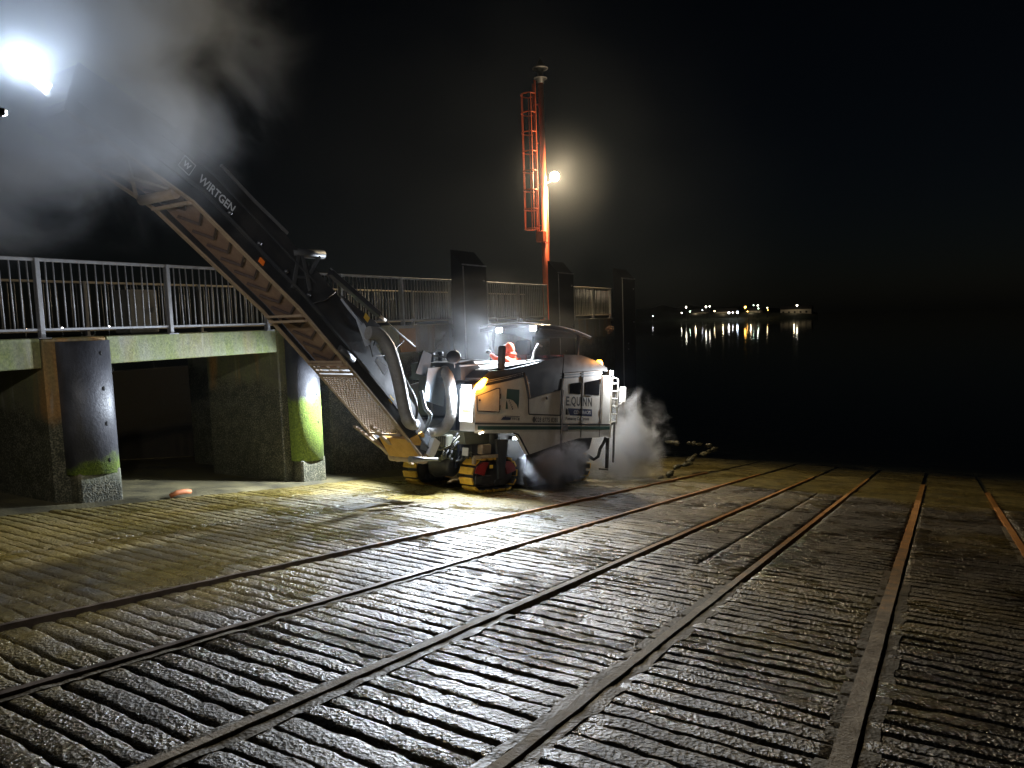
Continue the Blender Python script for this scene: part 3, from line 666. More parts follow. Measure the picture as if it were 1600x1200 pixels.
# rear side
mpart('rear_side_panel', side([(1.89, 1.26), (1.905, 1.93), (1.95, 2.13), (3.26, 2.27), (3.26, 1.26)], .004, .36), M['white'])
mpart('rear_corner_column', Bm().box((3.275, .0, .98), (3.62, .34, 2.27), .03), M['white'])
mpart('trim_band', side([(1.95, 2.135), (3.26, 2.275), (3.26, 2.36), (1.96, 2.235)], .012, .36), M['hood'])
for dz in (.035, .085): mpart('trim_line', Bm().prism([(1.95, 2.13+dz), (3.26, 2.27+dz), (3.26, 2.285+dz), (1.95, 2.145+dz)], (0, 0, 0), (1, 0, 0), (0, 0, 1), (0, 1, 0), .005, .014), M['white'])
mpart('rear_hood', side([(1.94, 2.24), (3.30, 2.37), (3.5, 2.36), (3.48, 2.44), (3.1, 2.55), (2.5, 2.64), (1.95, 2.60)], .03, 2.0), M['hood'])
mpart('rear_shell', side([(1.9, .95), (1.9, 2.23), (3.5, 2.35), (3.5, .98)], 1.80, 2.15), M['white'])
mpart('left_shell', side([(-.5, 1.1), (-.5, 1.8), (.7, 2.1), (1.89, 2.2), (1.89, 1.0)], 1.80, 2.15), M['white'])
mpart('tail_panel', Bm().box((3.50, .36, .95), (3.58, 1.80, 2.25), .02), M['white'])
for x, z0, z1 in ((1.882, .86, 1.93), (2.56, .975, 2.30), (3.225, .98, 2.27)): mpart('panel_gap', Bm().bar((x, -.001, z0), (x + (.01 if z1 > 2 else 0), -.001, z1), .014, .008, (0, -1, 0)), M['black'])
mpart('grab_rail', Bm().tube([(1.885, -.025, .30), (1.885, -.03, 1.2), (1.90, -.02, 1.9)], .012, 6), M['galv'])
for x in (2.56, 3.225): 
    for z in (1.30, 1.52, 2.15): mpart('hinge', Bm().box((x-.012, -.018, z-.05), (x+.012, -.005, z+.05), .004), M['galv'])
wn1 = mpart('side_window', side([(2.14, 1.845), (2.13, 2.02), (2.17, 2.045), (2.48, 2.085), (2.51, 2.06), (2.50, 1.845)], -.003, .003), M['glass'])
wn2 = mpart('side_window', side([(2.65, 1.845), (2.64, 2.09), (3.19, 2.185), (3.175, 1.845)], -.003, .003), M['glass'])
put('sill', Bm().box((2.66, -.012, 1.828), (2.90, .0, 1.842)), M['galv'], wn2)
# striped lower belt of the body
mpart('waist_band', side([(-.52, 1.10), (-.52, 1.253), (3.62, 1.253), (3.62, 1.10)], -.002, .36), M['white'])
mpart('black_stripe', side([(-.522, 1.222), (-.522, 1.247), (3.60, 1.247), (3.60, 1.222)], -.006, -.002), M['letter'])
mpart('green_stripe', side([(-.45, 1.132), (-.45, 1.195), (3.60, 1.195), (3.60, 1.132)], -.006, -.002), M['green'])
mpart('lower_skirt', side([(-.42, 1.07), (.48, 1.07), (.60, 1.05), (.68, .98), (.94, .67), (1.87, .86), (2.49, .955), (3.60, .975), (3.60, 1.098), (-.42, 1.098)], .0, .10), M['white'])
mpart('arch_liner', side([(-.35, 1.065), (.60, 1.045), (.93, .66), (1.0, .30), (.55, .26), (-.1, .55)], .40, .44), M['dark'])
mpart('arch_lip', seal([(.48, 1.065), (.61, 1.045), (.69, .97), (.945, .665)], .03), M['dark'])
mpart('drum_side_plate', side([(.93, .655), (1.86, .845), (2.45, .94), (2.45, .10), (1.0, .07), (.93, .25)], .05, .12), M['hood'])
mpart('drum_housing', Bm().box((1.05, .13, .06), (2.4, 2.0, .6), .03), M['dark'])
mpart('fuel_badge', Bm().box((1.93, -.016, 1.10), (2.10, -.007, 1.22), .006), M['galv'])
# writing on the body
sx, sh = (1, 0, 0), (0, 0, 1)
def wr(s, x0, z0, wd, ht, mat, bold=.0, ang=0.0, d=-.0075):
    d = d if d > 0 else (.003 if x0 > 1.9 else -.001)
    return fit_text(s, (x0, d, z0), (math.cos(ang), 0, math.sin(ang)), (0, 0, 1), wd, ht, mat, mach, 'lettering', bold)
for ch_, x_, w_ in (('E', 2.03, .105), ('Q', 2.205, .155), ('U', 2.385, .125), ('I', 2.535, .022), ('N', 2.60, .135), ('N', 2.775, .145)): wr(ch_, x_, 1.605 if ch_ != 'Q' else 1.585, w_, .18 if ch_ != 'Q' else .205, M['letter'], .02)
mpart('lettering', Bm().box((2.155, .002, 1.605), (2.18, .006, 1.635)), M['letter'])
mpart('print_block', side([(2.17, 1.415), (2.10, 1.555), (2.93, 1.545), (2.94, 1.40)], .0032, .008), M['blue'])
fit_text('CONTRACTS', (2.30, .0022, 1.445), (1, 0, 0), (0, 0, 1), .60, .07, M['wprint'], mach, 'lettering', .02)
mpart('print_block', side([(2.03, 1.425), (2.03, 1.56), (2.065, 1.54), (2.10, 1.425)], .0032, .008), M['letter'])
mpart('print_line', side([(2.122, 1.425), (2.085, 1.535), (2.09, 1.535), (2.132, 1.425)], -.004, .005), M['letter'])
wr('Pomeroy Co.Tyrone', 2.04, 1.30, .80, .085, M['letter'], .015)
wr('028 8775 8381', 1.10, 1.275, .68, .085, M['letter'], .01)
mpart('phone_mark', Bm().tube([(1.05 + .035*math.cos(u), -.004, 1.318 + .045*math.sin(u)) for u in np.linspace(0, 6.283, 17)], .007, 4, False).box((1.038, -.008, 1.29), (1.055, -.002, 1.345)), M['letter'])
wr('W 100 Fi', .38, 2.025, .30, .085, M['letter'], .015, .22, .004)
# road emblem
mpart('road_emblem', side([(.255, 1.68), (.265, 1.86), (.60, 1.855), (.60, 1.60), (.585, 1.51), (.545, 1.58), (.44, 1.655), (.36, 1.675)], -.006, -.001), M['green'])
mpart('road_emblem', side([(.245, 1.50), (.255, 1.65), (.285, 1.60), (.305, 1.50)], -.006, -.001), M['green'])
for (a, b, w) in ((.325, 1.635, .012), (.35, 1.60, .014), (.375, 1.565, .016), (.40, 1.53, .02), (.415, 1.495, .026)): mpart('road_dash', side([(a, b), (a+w*.5, b+.028), (a+w*1.3, b+.02), (a+w*.8, b-.006)], -.006, -.001), M['letter'])
mpart('print_line', side([(.22, 1.37), (.225, 1.378), (.64, 1.372), (.64, 1.362)], -.006, -.001), M['letter'])
mpart('print_block', side([(.13, 1.305), (.19, 1.358), (.235, 1.358), (.24, 1.37), (.26, 1.358), (.40, 1.355), (.385, 1.305)], -.006, -.001), M['blue'])
wr('TEC', .405, 1.308, .19, .042, M['letter'], .01); mpart('print_block', side([(.605, 1.30), (.605, 1.345), (.63, 1.345), (.63, 1.30)], -.006, -.001), M['letter'])
mpart('warning_label', Bm().box((-.561, .08, 1.43), (-.5575, .28, 1.475)), M['label'])
mpart('warning_label', Bm().box((-.36, -.006, 1.075), (-.29, -.001, 1.135)), M['label'])
# headlamp and beacon cluster at the front corner
hl = mpart('headlight', Bm().box((-.57, .04, 1.785), (-.40, .34, 1.90), .025), M['dark']); put('lens', Bm().box((-.578, .07, 1.80), (-.571, .30, 1.885), .003), M['led_soft'], hl)
bc = mpart('beacon', side([(-.56, 1.80), (-.50, 1.90), (-.33, 2.02), (-.28, 2.00), (-.36, 1.87), (-.45, 1.81)], -.03, .03), M['amber'])
bc2 = mpart('beacon', Bm().lathe((3.28, .10, 2.44), (0, 0, 1), [(0, .07), (.10, .07), (.15, .04), (.155, 0)], 14), M['amber'])
rl = mpart('work_lamp', Bm().box((3.56, .02, 2.29), (3.70, .24, 2.40), .02), M['dark']); put('lens', Bm().box((3.701, .03, 2.30), (3.71, .23, 2.39)), M['led_soft'], rl); put('lens', Bm().box((3.58, .012, 2.30), (3.69, .019, 2.39)), M['led_soft'], rl)
for x, z in ((-.42, 1.07), (-.35, 1.09)): mpart('indicator_lamp', Bm().lathe((x, -.03, z), (-.5, -1, 0), [(0, .02), (.02, .016), (.022, 0)], 10), M['indicator'])
CW, WW = (.77, .87, 1.0), (.86, .93, 1.0)
spot('headlight_lamp', Wd(-.66, .18, 1.86), Wd(-2.6, -.1, .2), E_HEAD, CW, 150, .8, .05)
hl2 = mpart('headlight', Bm().box((-.57, 1.82, 1.785), (-.40, 2.10, 1.90), .025), M['dark']); put('lens', Bm().box((-.578, 1.85, 1.80), (-.571, 2.07, 1.885), .003), M['led_soft'], hl2)
spot('headlight_lamp', Wd(-.66, 1.96, 1.86), Wd(-3.2, 2.8, .0), E_HEAD, CW, 115, .8, .05)
point('headlight_spill', Wd(-.70, .18, 1.80), 26, CW, .06)
ul = mpart('underbody_lamp', Bm().box((.78, .28, .93), (.92, .36, 1.0), .01), M['dark']); put('lens', Bm().box((.79, .27, .935), (.91, .279, .975)), M['led_soft'], ul)
spot('underbody_lamp_light', Wd(.85, .20, .93), Wd(2.2, -1.0, .2), 460, CW, 130, .8, .04)
point('front_beacon_lamp', Wd(-.46, -.10, 1.95), 12, (1, .38, .04), .05); point('rear_beacon_lamp', Wd(3.28, -.12, 2.56), 9, (1, .38, .04), .05)
spot('rear_work_lamp', Wd(3.78, .1, 2.34), Wd(5.5, -.6, .2), E_REAR, WW, 160, .6, .05); point('rear_lamp_spill', Wd(3.74, -.22, 2.30), 60, WW, .04)
# rear ladder, mirror and frame
ld = mpart('rear_ladder', Bm().tube([(3.66, .02, .95), (3.66, .02, 2.22), (3.72, .02, 2.25)], .018, 6).tube([(3.90, .02, 1.25), (3.90, .02, 2.22), (3.72, .02, 2.25)], .018, 6), M['white'])
for z in np.linspace(1.30, 2.12, 6): put('rung', Bm().tube([(3.66, .02, z), (3.90, .02, z)], .016, 6), M['white'], ld)
mpart('step_frame', Bm().bar((3.62, .05, .95), (3.62, .05, .30), .06, .05).bar((3.86, .05, 1.3), (3.86, .05, .42), .035, .03).bar((3.35, .05, .30), (3.66, .05, .27), .04, .03).bar((3.62, .05, 1.2), (3.88, .05, 1.3), .04, .05), M['dark'])
mpart('hydraulic_hose', Bm().tube([(3.10, .2, .58), (3.2, .1, .50), (3.3, .06, .56), (3.36, .06, .72), (3.5, .06, .86), (3.56, .06, .95)], .035, 8), M['black'])
mr = mpart('mirror', Bm().box((3.985, -.12, 1.72), (4.03, .03, 2.06), .018), M['white']); put('mirror_arm', Bm().tube([(3.9, .02, 1.68), (3.96, -.02, 1.68), (4.0, -.04, 1.73)], .012, 6), M['white'], mr)
mr = mpart('mirror', Bm().box((.09, -.05, 2.17), (.17, .12, 2.62), .035), M['hood']); put('mirror_arm', Bm().tube([(.14, .05, 2.0), (.13, .04, 2.2)], .015, 6), M['dark'], mr)
mr = mpart('mirror', Bm().lathe((-.55, .55, 2.36), (-.55, -.5, .25), [(-.02, .03), (.0, .12), (.03, .13), (.045, .11), (.05, 0)], 16), M['dark']); put('mirror_arm', Bm().tube([(-.52, .58, 2.33), (-.45, .6, 2.15), (-.1, .55, 2.12)], .012, 6), M['galv'], mr)
# hand rails running forward from the hood
mpart('hand_rail', Bm().tube([(-.5, .45, 2.22), (.1, .30, 2.30), (.45, .28, 2.30)], .018, 6), M['galv']); mpart('hand_rail', Bm().tube([(-.55, 1.4, 2.44), (-.2, .75, 2.36), (.5, .35, 2.36)], .018, 6), M['galv'])
mpart('wiper_arm', Bm().tube([(1.05, .25, 2.42), (1.25, .25, 2.44), (1.30, .25, 2.62), (1.40, .25, 2.76), (1.52, .25, 2.73)], [.02, .03, .022, .028, .02], 8), M['white'])
mpart('deck_post', Bm().box((1.75, .3, 2.5), (1.85, .4, 2.58), .01), M['dark'])
# canopy
cp = mpart('canopy', Bm(), M['hood'])
rf = Bm(); n1, n2 = 9, 10; top = []; 
for i in range(n1+1):
    for j in range(n2+1):
        v = .36 + 1.6*j/n2; s = 1.55 + 1.75*i/n1; e = abs(j/n2*2-1); h = 3.245 - .055*e**3 - .08*(max(0, i/n1-.55)/.45)**2 - .05*(max(0, .25-i/n1)/.25)**2; rf.v.append((s, v, h))
for i in range(n1+1):
    for j in range(n2+1): x, y, z = rf.v[i*(n2+1)+j]; rf.v.append((x, y, z-.07))
K = (n1+1)*(n2+1)
for i in range(n1):
    for j in range(n2):
        a = i*(n2+1)+j; rf.f.append((a, a+n2+1, a+n2+2, a+1)); rf.f.append((K+a, K+a+1, K+a+n2+2, K+a+n2+1)); rf.sm += [True, True]
for i in range(n1):
    for j in (0, n2): a = i*(n2+1)+j; rf.f.append((a, a+n2+1, K+a+n2+1, K+a)); rf.sm.append(False)
for j in range(n2):
    for i in (0, n1): a = i*(n2+1)+j; rf.f.append((a, a+1, K+a+1, K+a)); rf.sm.append(False)
cp.data = rf.mesh('canopy'); cp.data.materials.append(M['hood'])
for (s, v) in ((1.75, 1.75), (3.05, .5), (3.05, 1.75)): put('canopy_post', Bm().tube([(s, v, 2.3), (s, v, 3.17)], .03, 8), M['dark'], cp)
put('roof_edge', Bm().tube([(1.54, .36, 3.20), (1.54, .8, 3.225), (1.54, 1.2, 3.23), (1.54, 1.6, 3.225), (1.54, 1.96, 3.19)], .012, 6), M['galv'], cp)
put('roof_edge', Bm().tube([(1.55, .355, 3.20), (2.3, .355, 3.20), (2.85, .355, 3.17), (3.3, .355, 3.10)], .012, 6), M['galv'], cp)
for (s, v) in ((1.62, .52), (1.62, 1.42)):
    wl = mpart('work_lamp', Bm().box((s-.06, v-.07, 3.05), (s+.03, v+.07, 3.145), .015), M['dark']); put('lens', Bm().box((s-.072, v-.075, 3.05), (s-.061, v+.075, 3.147), .003), M['led'], wl)
    spot('canopy_work_lamp', Wd(s-.13, v, 3.10), Wd(s-5.0, v-1.1, .2), E_CANOPY, CW, 104, 1.0, .05)
mpart('seat', Bm().box((1.9, 1.2, 2.35), (2.3, 1.6, 2.5), .04).box((2.25, 1.2, 2.5), (2.36, 1.6, 2.95), .04), M['black'])
mpart('control_console', Bm().box((1.5, .6, 2.3), (1.7, 1.1, 2.6), .03), M['dark'])

# crawler tracks
def stadium(L, R, n):
    per = 2*L + 2*math.pi*R; out = []
    for i in range(n):
        d = per*i/n
        if d < L: out.append((-L/2 + d, R, 0.0))
        elif d < L + math.pi*R: a = (d-L)/R; out.append((L/2 + R*math.sin(a), R*math.cos(a), -a))
        elif d < 2*L + math.pi*R: out.append((L/2 - (d-L-math.pi*R), -R, -math.pi))
        else: a = (d-2*L-math.pi*R)/R; out.append((-L/2 - R*math.sin(a), -R*math.cos(a), -math.pi-a))
    return out
pad_me = Bm().box((-.062, -.16, -.012), (.062, .16, .03), .008).mesh('track_pad'); shoe_me = Bm().box((-.05, -.165, -.03), (.05, .165, -.014), .004).mesh('track_shoe')
def track(s, v, steer=0.0, covers=True, drop=0.0):
    t = mpart('crawler_track', Bm(), M['dark']); t.location = (s, v, .315); t.rotation_euler = (0, 0, steer)
    L, R = .62, .255
    b = Bm(); o = [(x, z) for x, z, a in stadium(L, R-.045, 28)]
    b.prism(o, (0, 0, 0), (1, 0, 0), (0, 0, 1), (0, 1, 0), -.10, .10)
    for x in (-L/2, L/2): b.lathe((x, -.12, 0), (0, 1, 0), [(0, .13), (.24, .13)], 16)
    for k in range(4): b.lathe((-.22 + .147*k, -.135, -.15), (0, 1, 0), [(0, .055), (.27, .055)], 12)
    t.data = b.mesh('crawler_track'); t.data.materials.append(M['dark'])
    for x, z, a in stadium(L, R+.018, 17):
        for nm, me, mm in (('track_pad', pad_me, M['yellow']), ('track_shoe', shoe_me, M['black'])):
            p = put(nm, me, mm, t, (x, 0, z)); p.rotation_euler = (0, -a, 0)
    if covers:
        for sgn, x in ((-1, -.31), (1, .31)):
            arc = [(x, 0)] + [(x + sgn*.235*math.sin(u), .235*math.cos(u)) for u in np.linspace(-.45, 1.35, 10)]
            put('side_cover', Bm().prism(arc, (0, 0, 0), (1, 0, 0), (0, 0, 1), (0, 1, 0), -.175, -.145), M['red'], t)
        put('side_plate', Bm().box((-.50, -.150, -.16), (-.10, -.12, .0), .01), M['dark'], t)
        put('side_plate', Bm().box((-.18, -.185, .12), (-.10, -.177, .18)), M['label'], t)
    else: put('drive_motor', Bm().lathe((-.05, -.12, .02), (0, -1, 0), [(0, .15), (.05, .15), (.06, .11), (.10, .10), (.11, 0)], 16), M['dark'], t)
    return t
tr1 = track(.28, .37, .0); tr2 = track(.16, 1.82, .16, False); tr3 = track(3.02, .62, 0, False); tr4 = track(3.02, 1.75, 0, False)
for (s, v) in ((.30, .37), (.2, 1.82), (3.02, .62), (3.02, 1.75)):
    mpart('lift_column', Bm().lathe((s, v, .5), (0, 0, 1), [(0, .12), (.35, .12), (.36, .15), (.75, .15)], 16), M['hood'])
mpart('leg_fork', side([(.20, .95), (.52, .95), (.47, .55), (.44, .24), (.30, .24), (.27, .55)], .14, .19), M['dark'])
mpart('leg_bracket', Bm().bar((-.30, .20, .64), (.25, .16, .66), .05, .06).bar((-.30, .20, .64), (-.30, .20, .52), .05, .05), M['tan'])
mpart('leg_bracket', Bm().box((-.05, .25, .68), (.20, .5, .86), .02), M['tan'])
# front undercarriage clutter
oliv = paint('oily_olive_steel', (.10, .10, .07), .5, .6)
mpart('front_frame', Bm().hexa([(-.42, .30, .86), (.2, .30, .86), (.2, 1.7, .86), (-.42, 1.7, .86), (-.48, .30, 1.08), (.2, .30, 1.10), (.2, 1.7, 1.10), (-.48, 1.7, 1.08)]), oliv)
gr = mpart('front_grille', Bm().box((-.62, .55, .80), (-.45, 1.08, 1.02), .03), oliv)
for k in range(8): put('slot', Bm().box((-.626, .60+k*.055, .84), (-.619, .625+k*.055, .98)), M['black'], gr)
mpart('axle_beam', Bm().box((-.1, .5, .5), (.25, 1.6, .82), .04), M['dark'])
mpart('drive_drum', Bm().lathe((-.05, .95, .42), (0, 1, 0), [(0, .12), (.04, .2), (.30, .2), (.34, .24), (.40, .24), (.42, .18), (.5, .18)], 20), M['dark'])
mpart('hydraulic_cylinder', Bm().tube([(-.35, .45, .95), (-.15, .75, .60)], .06, 10).tube([(-.15, .75, .60), (0, .95, .40)], .03, 8), M['blue'])
mpart('scraper_arm', Bm().tube([(-.50, .75, .62), (-.35, 1.0, .55), (-.1, 1.3, .62)], .05, 8), oliv)
cl = [(-.6, .35, 1.0), (-.55, .6, .78), (-.45, .9, .72), (-.5, 1.2, .66), (-.4, .5, .68), (-.3, 1.45, .8)]
for i in range(14):
    a = np.array(cl[i % 6]) + np.array([random.uniform(-.1, .1) for _ in range(3)]); c = np.array(cl[(i*5+2) % 6]) + np.array([random.uniform(-.1, .1) for _ in range(3)])
    m_ = (a + c)/2 + np.array([random.uniform(-.15, .02), 0, -random.uniform(.05, .2)])
    mpart('hydraulic_hose', Bm().tube([a, a*.6+m_*.4+np.array([0, 0, -.05]), m_, c*.6+m_*.4+np.array([0, 0, -.03]), c], random.choice([.012, .016, .02]), 6), random.choice([M['black'], M['black'], M['dark'], oliv]))
mpart('data_plate', Bm().box((-.36, .30, .66), (-.34, .44, .80), .004), M['wprint'])
# front bulkhead: blue grey shields between the machine and the conveyor
mpart('front_bulkhead', Bm().box((-.20, .38, 1.1), (-.12, 1.8, 2.1), .02), M['dark'])
mpart('deflector_plate', Bm().hexa([(-.30, .48, 1.25), (-.28, .48, 1.25), (-.28, .95, 1.45), (-.30, .95, 1.45), (-.34, .48, 1.95), (-.32, .48, 1.95), (-.32, 1.05, 1.75), (-.34, 1.05, 1.75)]), M['pale_steel'])
mpart('deflector_plate', Bm().hexa([(-.42, 1.05, 1.15), (-.40, 1.05, 1.15), (-.40, 1.5, 1.35), (-.42, 1.5, 1.35), (-.50, 1.0, 2.05), (-.48, 1.0, 2.05), (-.48, 1.45, 2.15), (-.50, 1.45, 2.15)]), M['pale_steel'])
mpart('air_filter_drum', Bm().lathe((-.28, .9, 2.12), (0, 1, -.05), [(0, .17), (.03, .2), (.62, .2), (.66, .14)], 20), M['dark'])
mpart('engine_cover', side([(-.45, 1.98), (-.48, 2.28), (-.2, 2.34), (.1, 2.2), (.1, 1.95)], .45, 1.75), M['dark'])
for (v, h, r) in ((1.35, 2.42, .07), (1.1, 2.44, .05), (1.6, 2.45, .08)): mpart('filler_cap', Bm().lathe((-.35, v, h-.12), (0, 0, 1), [(0, r*.8), (.12, r*.8), (.121, r), (.17, r), (.171, 0)], 14), M['dark'])

# ------------------------------------------------------------------ conveyor (own straight frame, carried by the machine)
cps = math.radians(1); CU = np.array([math.sin(cps), math.cos(cps), 0]); CN = np.array([math.cos(cps), -math.sin(cps), 0]); CZ = np.array([0, 0, 1.]); MI = np.array(MM.inverted())
def C(s, off, z):
    p = CU*s + CN*off + CZ*z; return (MI @ np.array([*p, 1]))[:3]
def toM(d): return MI[:3, :3] @ np.array(d, float)
RO, LO = -7.2, -7.92
def cprism(outline, d0, d1): return Bm().prism(outline, C(0, 0, 0), toM(CU), toM(CZ), toM(CN), d0, d1)
low_b = [(8.62, -2.12), (7.8, -1.25), (7.15, -.59), (6.30, .25)]
low = low_b + [(6.5, .80), (6.64, .75), (7.05, .37), (7.57, -.13), (7.81, -.45), (8.11, -.80), (8.55, -1.35), (8.95, -1.95)]
conv = mpart('conveyor', cprism(low, RO-.025, RO), M['cover'])
upp_b = [(6.30, .25), (5.9, .58), (4.9, 1.42), (4.3, 1.75), (3.62, 2.12)]
upp = upp_b + [(3.80, 2.60), (4.7, 2.22), (5.29, 1.86), (5.7, 1.52), (6.18, 1.17), (6.50, .82)]
def cpart(name, bm, mat, **kw): return put(name, bm, mat, conv, **kw)
cpart('side_panel', cprism(upp, RO-.022, RO-.003), M['cover'])
cpart('side_panel', cprism(upp, LO, LO+.02), M['cover']); cpart('side_panel', cprism(low, LO, LO+.02), M['cover'])
cpart('belt_cover', Bm().hexa([C(6.45, LO+.02, .82), C(6.45, RO-.03, .82), C(3.8, RO-.03, 2.58), C(3.8, LO+.02, 2.58), C(6.47, LO+.02, .84), C(6.47, RO-.03, .84), C(3.82, RO-.03, 2.60), C(3.82, LO+.02, 2.60)]), M['cover'])
# lower flanges along both edges and ledge strips on the near panel
def run(pts, off, w, h, up=(0, 0, 1)):
    b = Bm()
    for p, q in zip(pts[:-1], pts[1:]): b.bar(C(p[0], off, p[1]), C(q[0], off, q[1]), w, h, toM(CN))
    return b
full_b = low_b + upp_b[1:]
cpart('flange', run(full_b, RO+.004, .022, .06), M['tan']); cpart('flange', run(full_b, LO-.004, .022, .06), M['tan'])
ledge = [(s+.13, z+.13) for s, z in full_b]; cpart('ledge_rail', run(ledge, RO+.012, .03, .05), M['dark'])
ledge2 = [(s+.30, z+.33) for s, z in upp_b[:4]]; cpart('ledge_rail', run(ledge2, RO+.008, .02, .02), M['hood'])
cpart('ledge_rail', run([(5.3, 1.875), (5.72, 1.535), (6.2, 1.185)], RO-.01, .035, .04), M['steel'])
# return belt with chevron cleats, seen from below
bt = [(s+.06, z+.06) for s, z in full_b]; bt[0] = (7.27, -.60); bt[1] = (7.24, -.57); bt[2] = (7.21, -.53)
b = Bm()
for p, q in zip(bt[:-1], bt[1:]): b.hexa([C(p[0], LO+.025, p[1]), C(p[0], RO-.03, p[1]), C(q[0], RO-.03, q[1]), C(q[0], LO+.025, q[1]), C(p[0]+.012, LO+.025, p[1]+.012), C(p[0]+.012, RO-.03, p[1]+.012), C(q[0]+.012, RO-.03, q[1]+.012), C(q[0]+.012, LO+.025, q[1]+.012)])
cpart('belt', b, M['belt'])
seg = []; 
for p, q in zip(bt[:-1], bt[1:]):
    L = math.hypot(q[0]-p[0], q[1]-p[1]); seg.append((p, q, L))
def along(d):
    for p, q, L in seg:
        if d <= L: t = d/L; return p[0]+(q[0]-p[0])*t, p[1]+(q[1]-p[1])*t
        d -= L
    return bt[-1]
BT = bt; bt = [(s+.06, z+.06) for s, z in full_b]; seg = [(p, q, math.hypot(q[0]-p[0], q[1]-p[1])) for p, q in zip(bt[:-1], bt[1:])]
d = 2.2
while d < 5.4:
    s0, z0 = along(d); s1, z1 = along(d+.16); mid = (LO+RO)/2
    bb = Bm(); bb.bar(C(s0-.012, mid, z0-.012), C(s1-.012, LO+.13, z1-.012), .03, .025, toM(CU)).bar(C(s0-.012, mid, z0-.012), C(s1-.012, RO-.13, z1-.012), .03, .025, toM(CU))
    cpart('belt_cleat', bb, M['cleat']); d += .235
def xbeam(dd, w=.09, mat='tan', r=False):
    s, z = along(dd); s -= .075; z -= .075
    if r: cpart('roller', Bm().tube([C(s, LO+.03, z), C(s, RO-.03, z)], w/2, 12), M[mat])
    else: cpart('cross_beam', Bm().bar(C(s, LO+.012, z), C(s, RO-.012, z), w, .03, toM((.7, 0, .7))), M[mat])
for dd, w, r in ((2.22, .06, 0), (2.28, .02, 0), (3.20, .05, 0), (3.10, .10, 0), (5.15, .06, 0), (5.32, .11, 1), (5.95, .07, 0), (6.25, .12, 1)): xbeam(dd, w, 'tan', r)
for k in range(3):
    off = LO + .14 + k*.2; s, z = along(2.06); s2, z2 = along(2.22); cpart('cross_beam', Bm().bar(C(s-.075, off, z-.075), C(s2-.075, off, z2-.075), .03, .02, toM(CN)), M['tan'])
xbeam(2.06, .03); xbeam(2.14, .02)
# brace bars under the upper conveyor end
for (d0, d1, o0, o1) in ((5.4, 5.9, LO+.05, RO-.05), (5.4, 5.9, RO-.05, LO+.05)):
    s, z = along(d0); s2, z2 = along(d1); cpart('brace', Bm().bar(C(s-.07, o0, z-.07), C(s2-.07, o1, z2-.07), .04, .02, toM((.7, 0, .7))), M['tan'])
# perforated guard: one sheet with hexagonal holes
b = Bm(); d0, d1 = .62, 1.98; nr = 30; nc = 12; o0, o1 = LO+.03, RO-.03; pw = (o1-o0)/nc; ph = (d1-d0)/nr
def gp(o, dd, lift=0): s, z = along(dd); return C(s-.07-lift, min(max(o, o0), o1), z-.07-lift)
for i in range(nr):
    for j in range(-1, nc):
        ox = o0 + (j + (.5 if i % 2 else 0))*pw; cx, cy = ox + pw/2, d0 + (i+.5)*ph
        if ox + pw <= o0 + 1e-6 or ox >= o1 - 1e-6: continue
        outer = [(ox, cy-ph/2), (cx, cy-ph/2), (ox+pw, cy-ph/2), (ox+pw, cy), (ox+pw, cy+ph/2), (cx, cy+ph/2), (ox, cy+ph/2), (ox, cy)]
        inner = [(cx-.27*pw, cy-.33*ph), (cx, cy-.36*ph), (cx+.27*pw, cy-.33*ph), (cx+.38*pw, cy), (cx+.27*pw, cy+.33*ph), (cx, cy+.36*ph), (cx-.27*pw, cy+.33*ph), (cx-.38*pw, cy)]
        base = len(b.v); b.v += [gp(*p) for p in outer] + [gp(*p) for p in inner] + [gp(p[0], p[1], -.012) for p in inner]
        for k in range(8): k2 = (k+1) % 8; b.f += [(base+k, base+k2, base+8+k2, base+8+k), (base+8+k, base+8+k2, base+16+k2, base+16+k)]; b.sm += [False, False]
cpart('perforated_guard', b, M['tan'])
cpart('guard_frame', Bm().bar(gp(o0, d0-.02, .01), gp(o1, d0-.02, .01), .05, .03, toM((.7, 0, .7))), M['tan'])
cpart('guard_frame', Bm().bar(gp(o0, d1+.01, .01), gp(o1, d1+.01, .01), .04, .03, toM((.7, 0, .7))), M['tan'])
# foot of the conveyor
cpart('feed_chute', Bm().hexa([C(8.30, -7.18, -1.78), C(8.52, -7.25, -2.12), C(8.52, -7.80, -2.12), C(8.30, -7.80, -1.78), C(8.62, -7.15, -1.70), C(8.75, -7.20, -1.95), C(8.75, -7.80, -1.95), C(8.62, -7.80, -1.70)]), paint('orange_chute_paint', (.5, .27, .04), .6, .5, dcol=(.15, .08, .02), scale=7))
cpart('tail_strut', Bm().bar(C(7.9, LO, -1.55), C(8.75, LO+.1, -2.25), .08, .03).bar(C(8.0, LO+.25, -1.55), C(8.85, LO+.3, -2.30), .08, .03), M['tan'])
cpart('tail_roller', Bm().tube([C(8.70, LO, -2.15), C(8.70, RO, -2.15)], .09, 14), M['tan'])
cpart('lock_pin', Bm().tube([C(8.15, -7.05, -2.05), C(8.55, -7.0, -2.12), C(8.72, -6.98, -2.15)], [.05, .028, .028], 10), M['steel'])
cpart('white_plate', Bm().hexa([C(8.72, -7.14, -2.08), C(8.84, -7.14, -2.16), C(8.84, -7.22, -2.16), C(8.72, -7.22, -2.08), C(8.84, -7.10, -1.83), C(8.98, -7.10, -1.93), C(8.98, -7.2, -1.93), C(8.84, -7.2, -1.83)]), M['wprint'])
cpart('white_plate', Bm().hexa([C(8.58, -7.17, -1.98), C(8.72, -7.17, -2.03), C(8.72, -7.22, -2.03), C(8.58, -7.22, -1.98), C(8.62, -7.17, -1.76), C(8.80, -7.17, -1.80), C(8.80, -7.22, -1.80), C(8.62, -7.22, -1.76)]), M['pale_steel'])
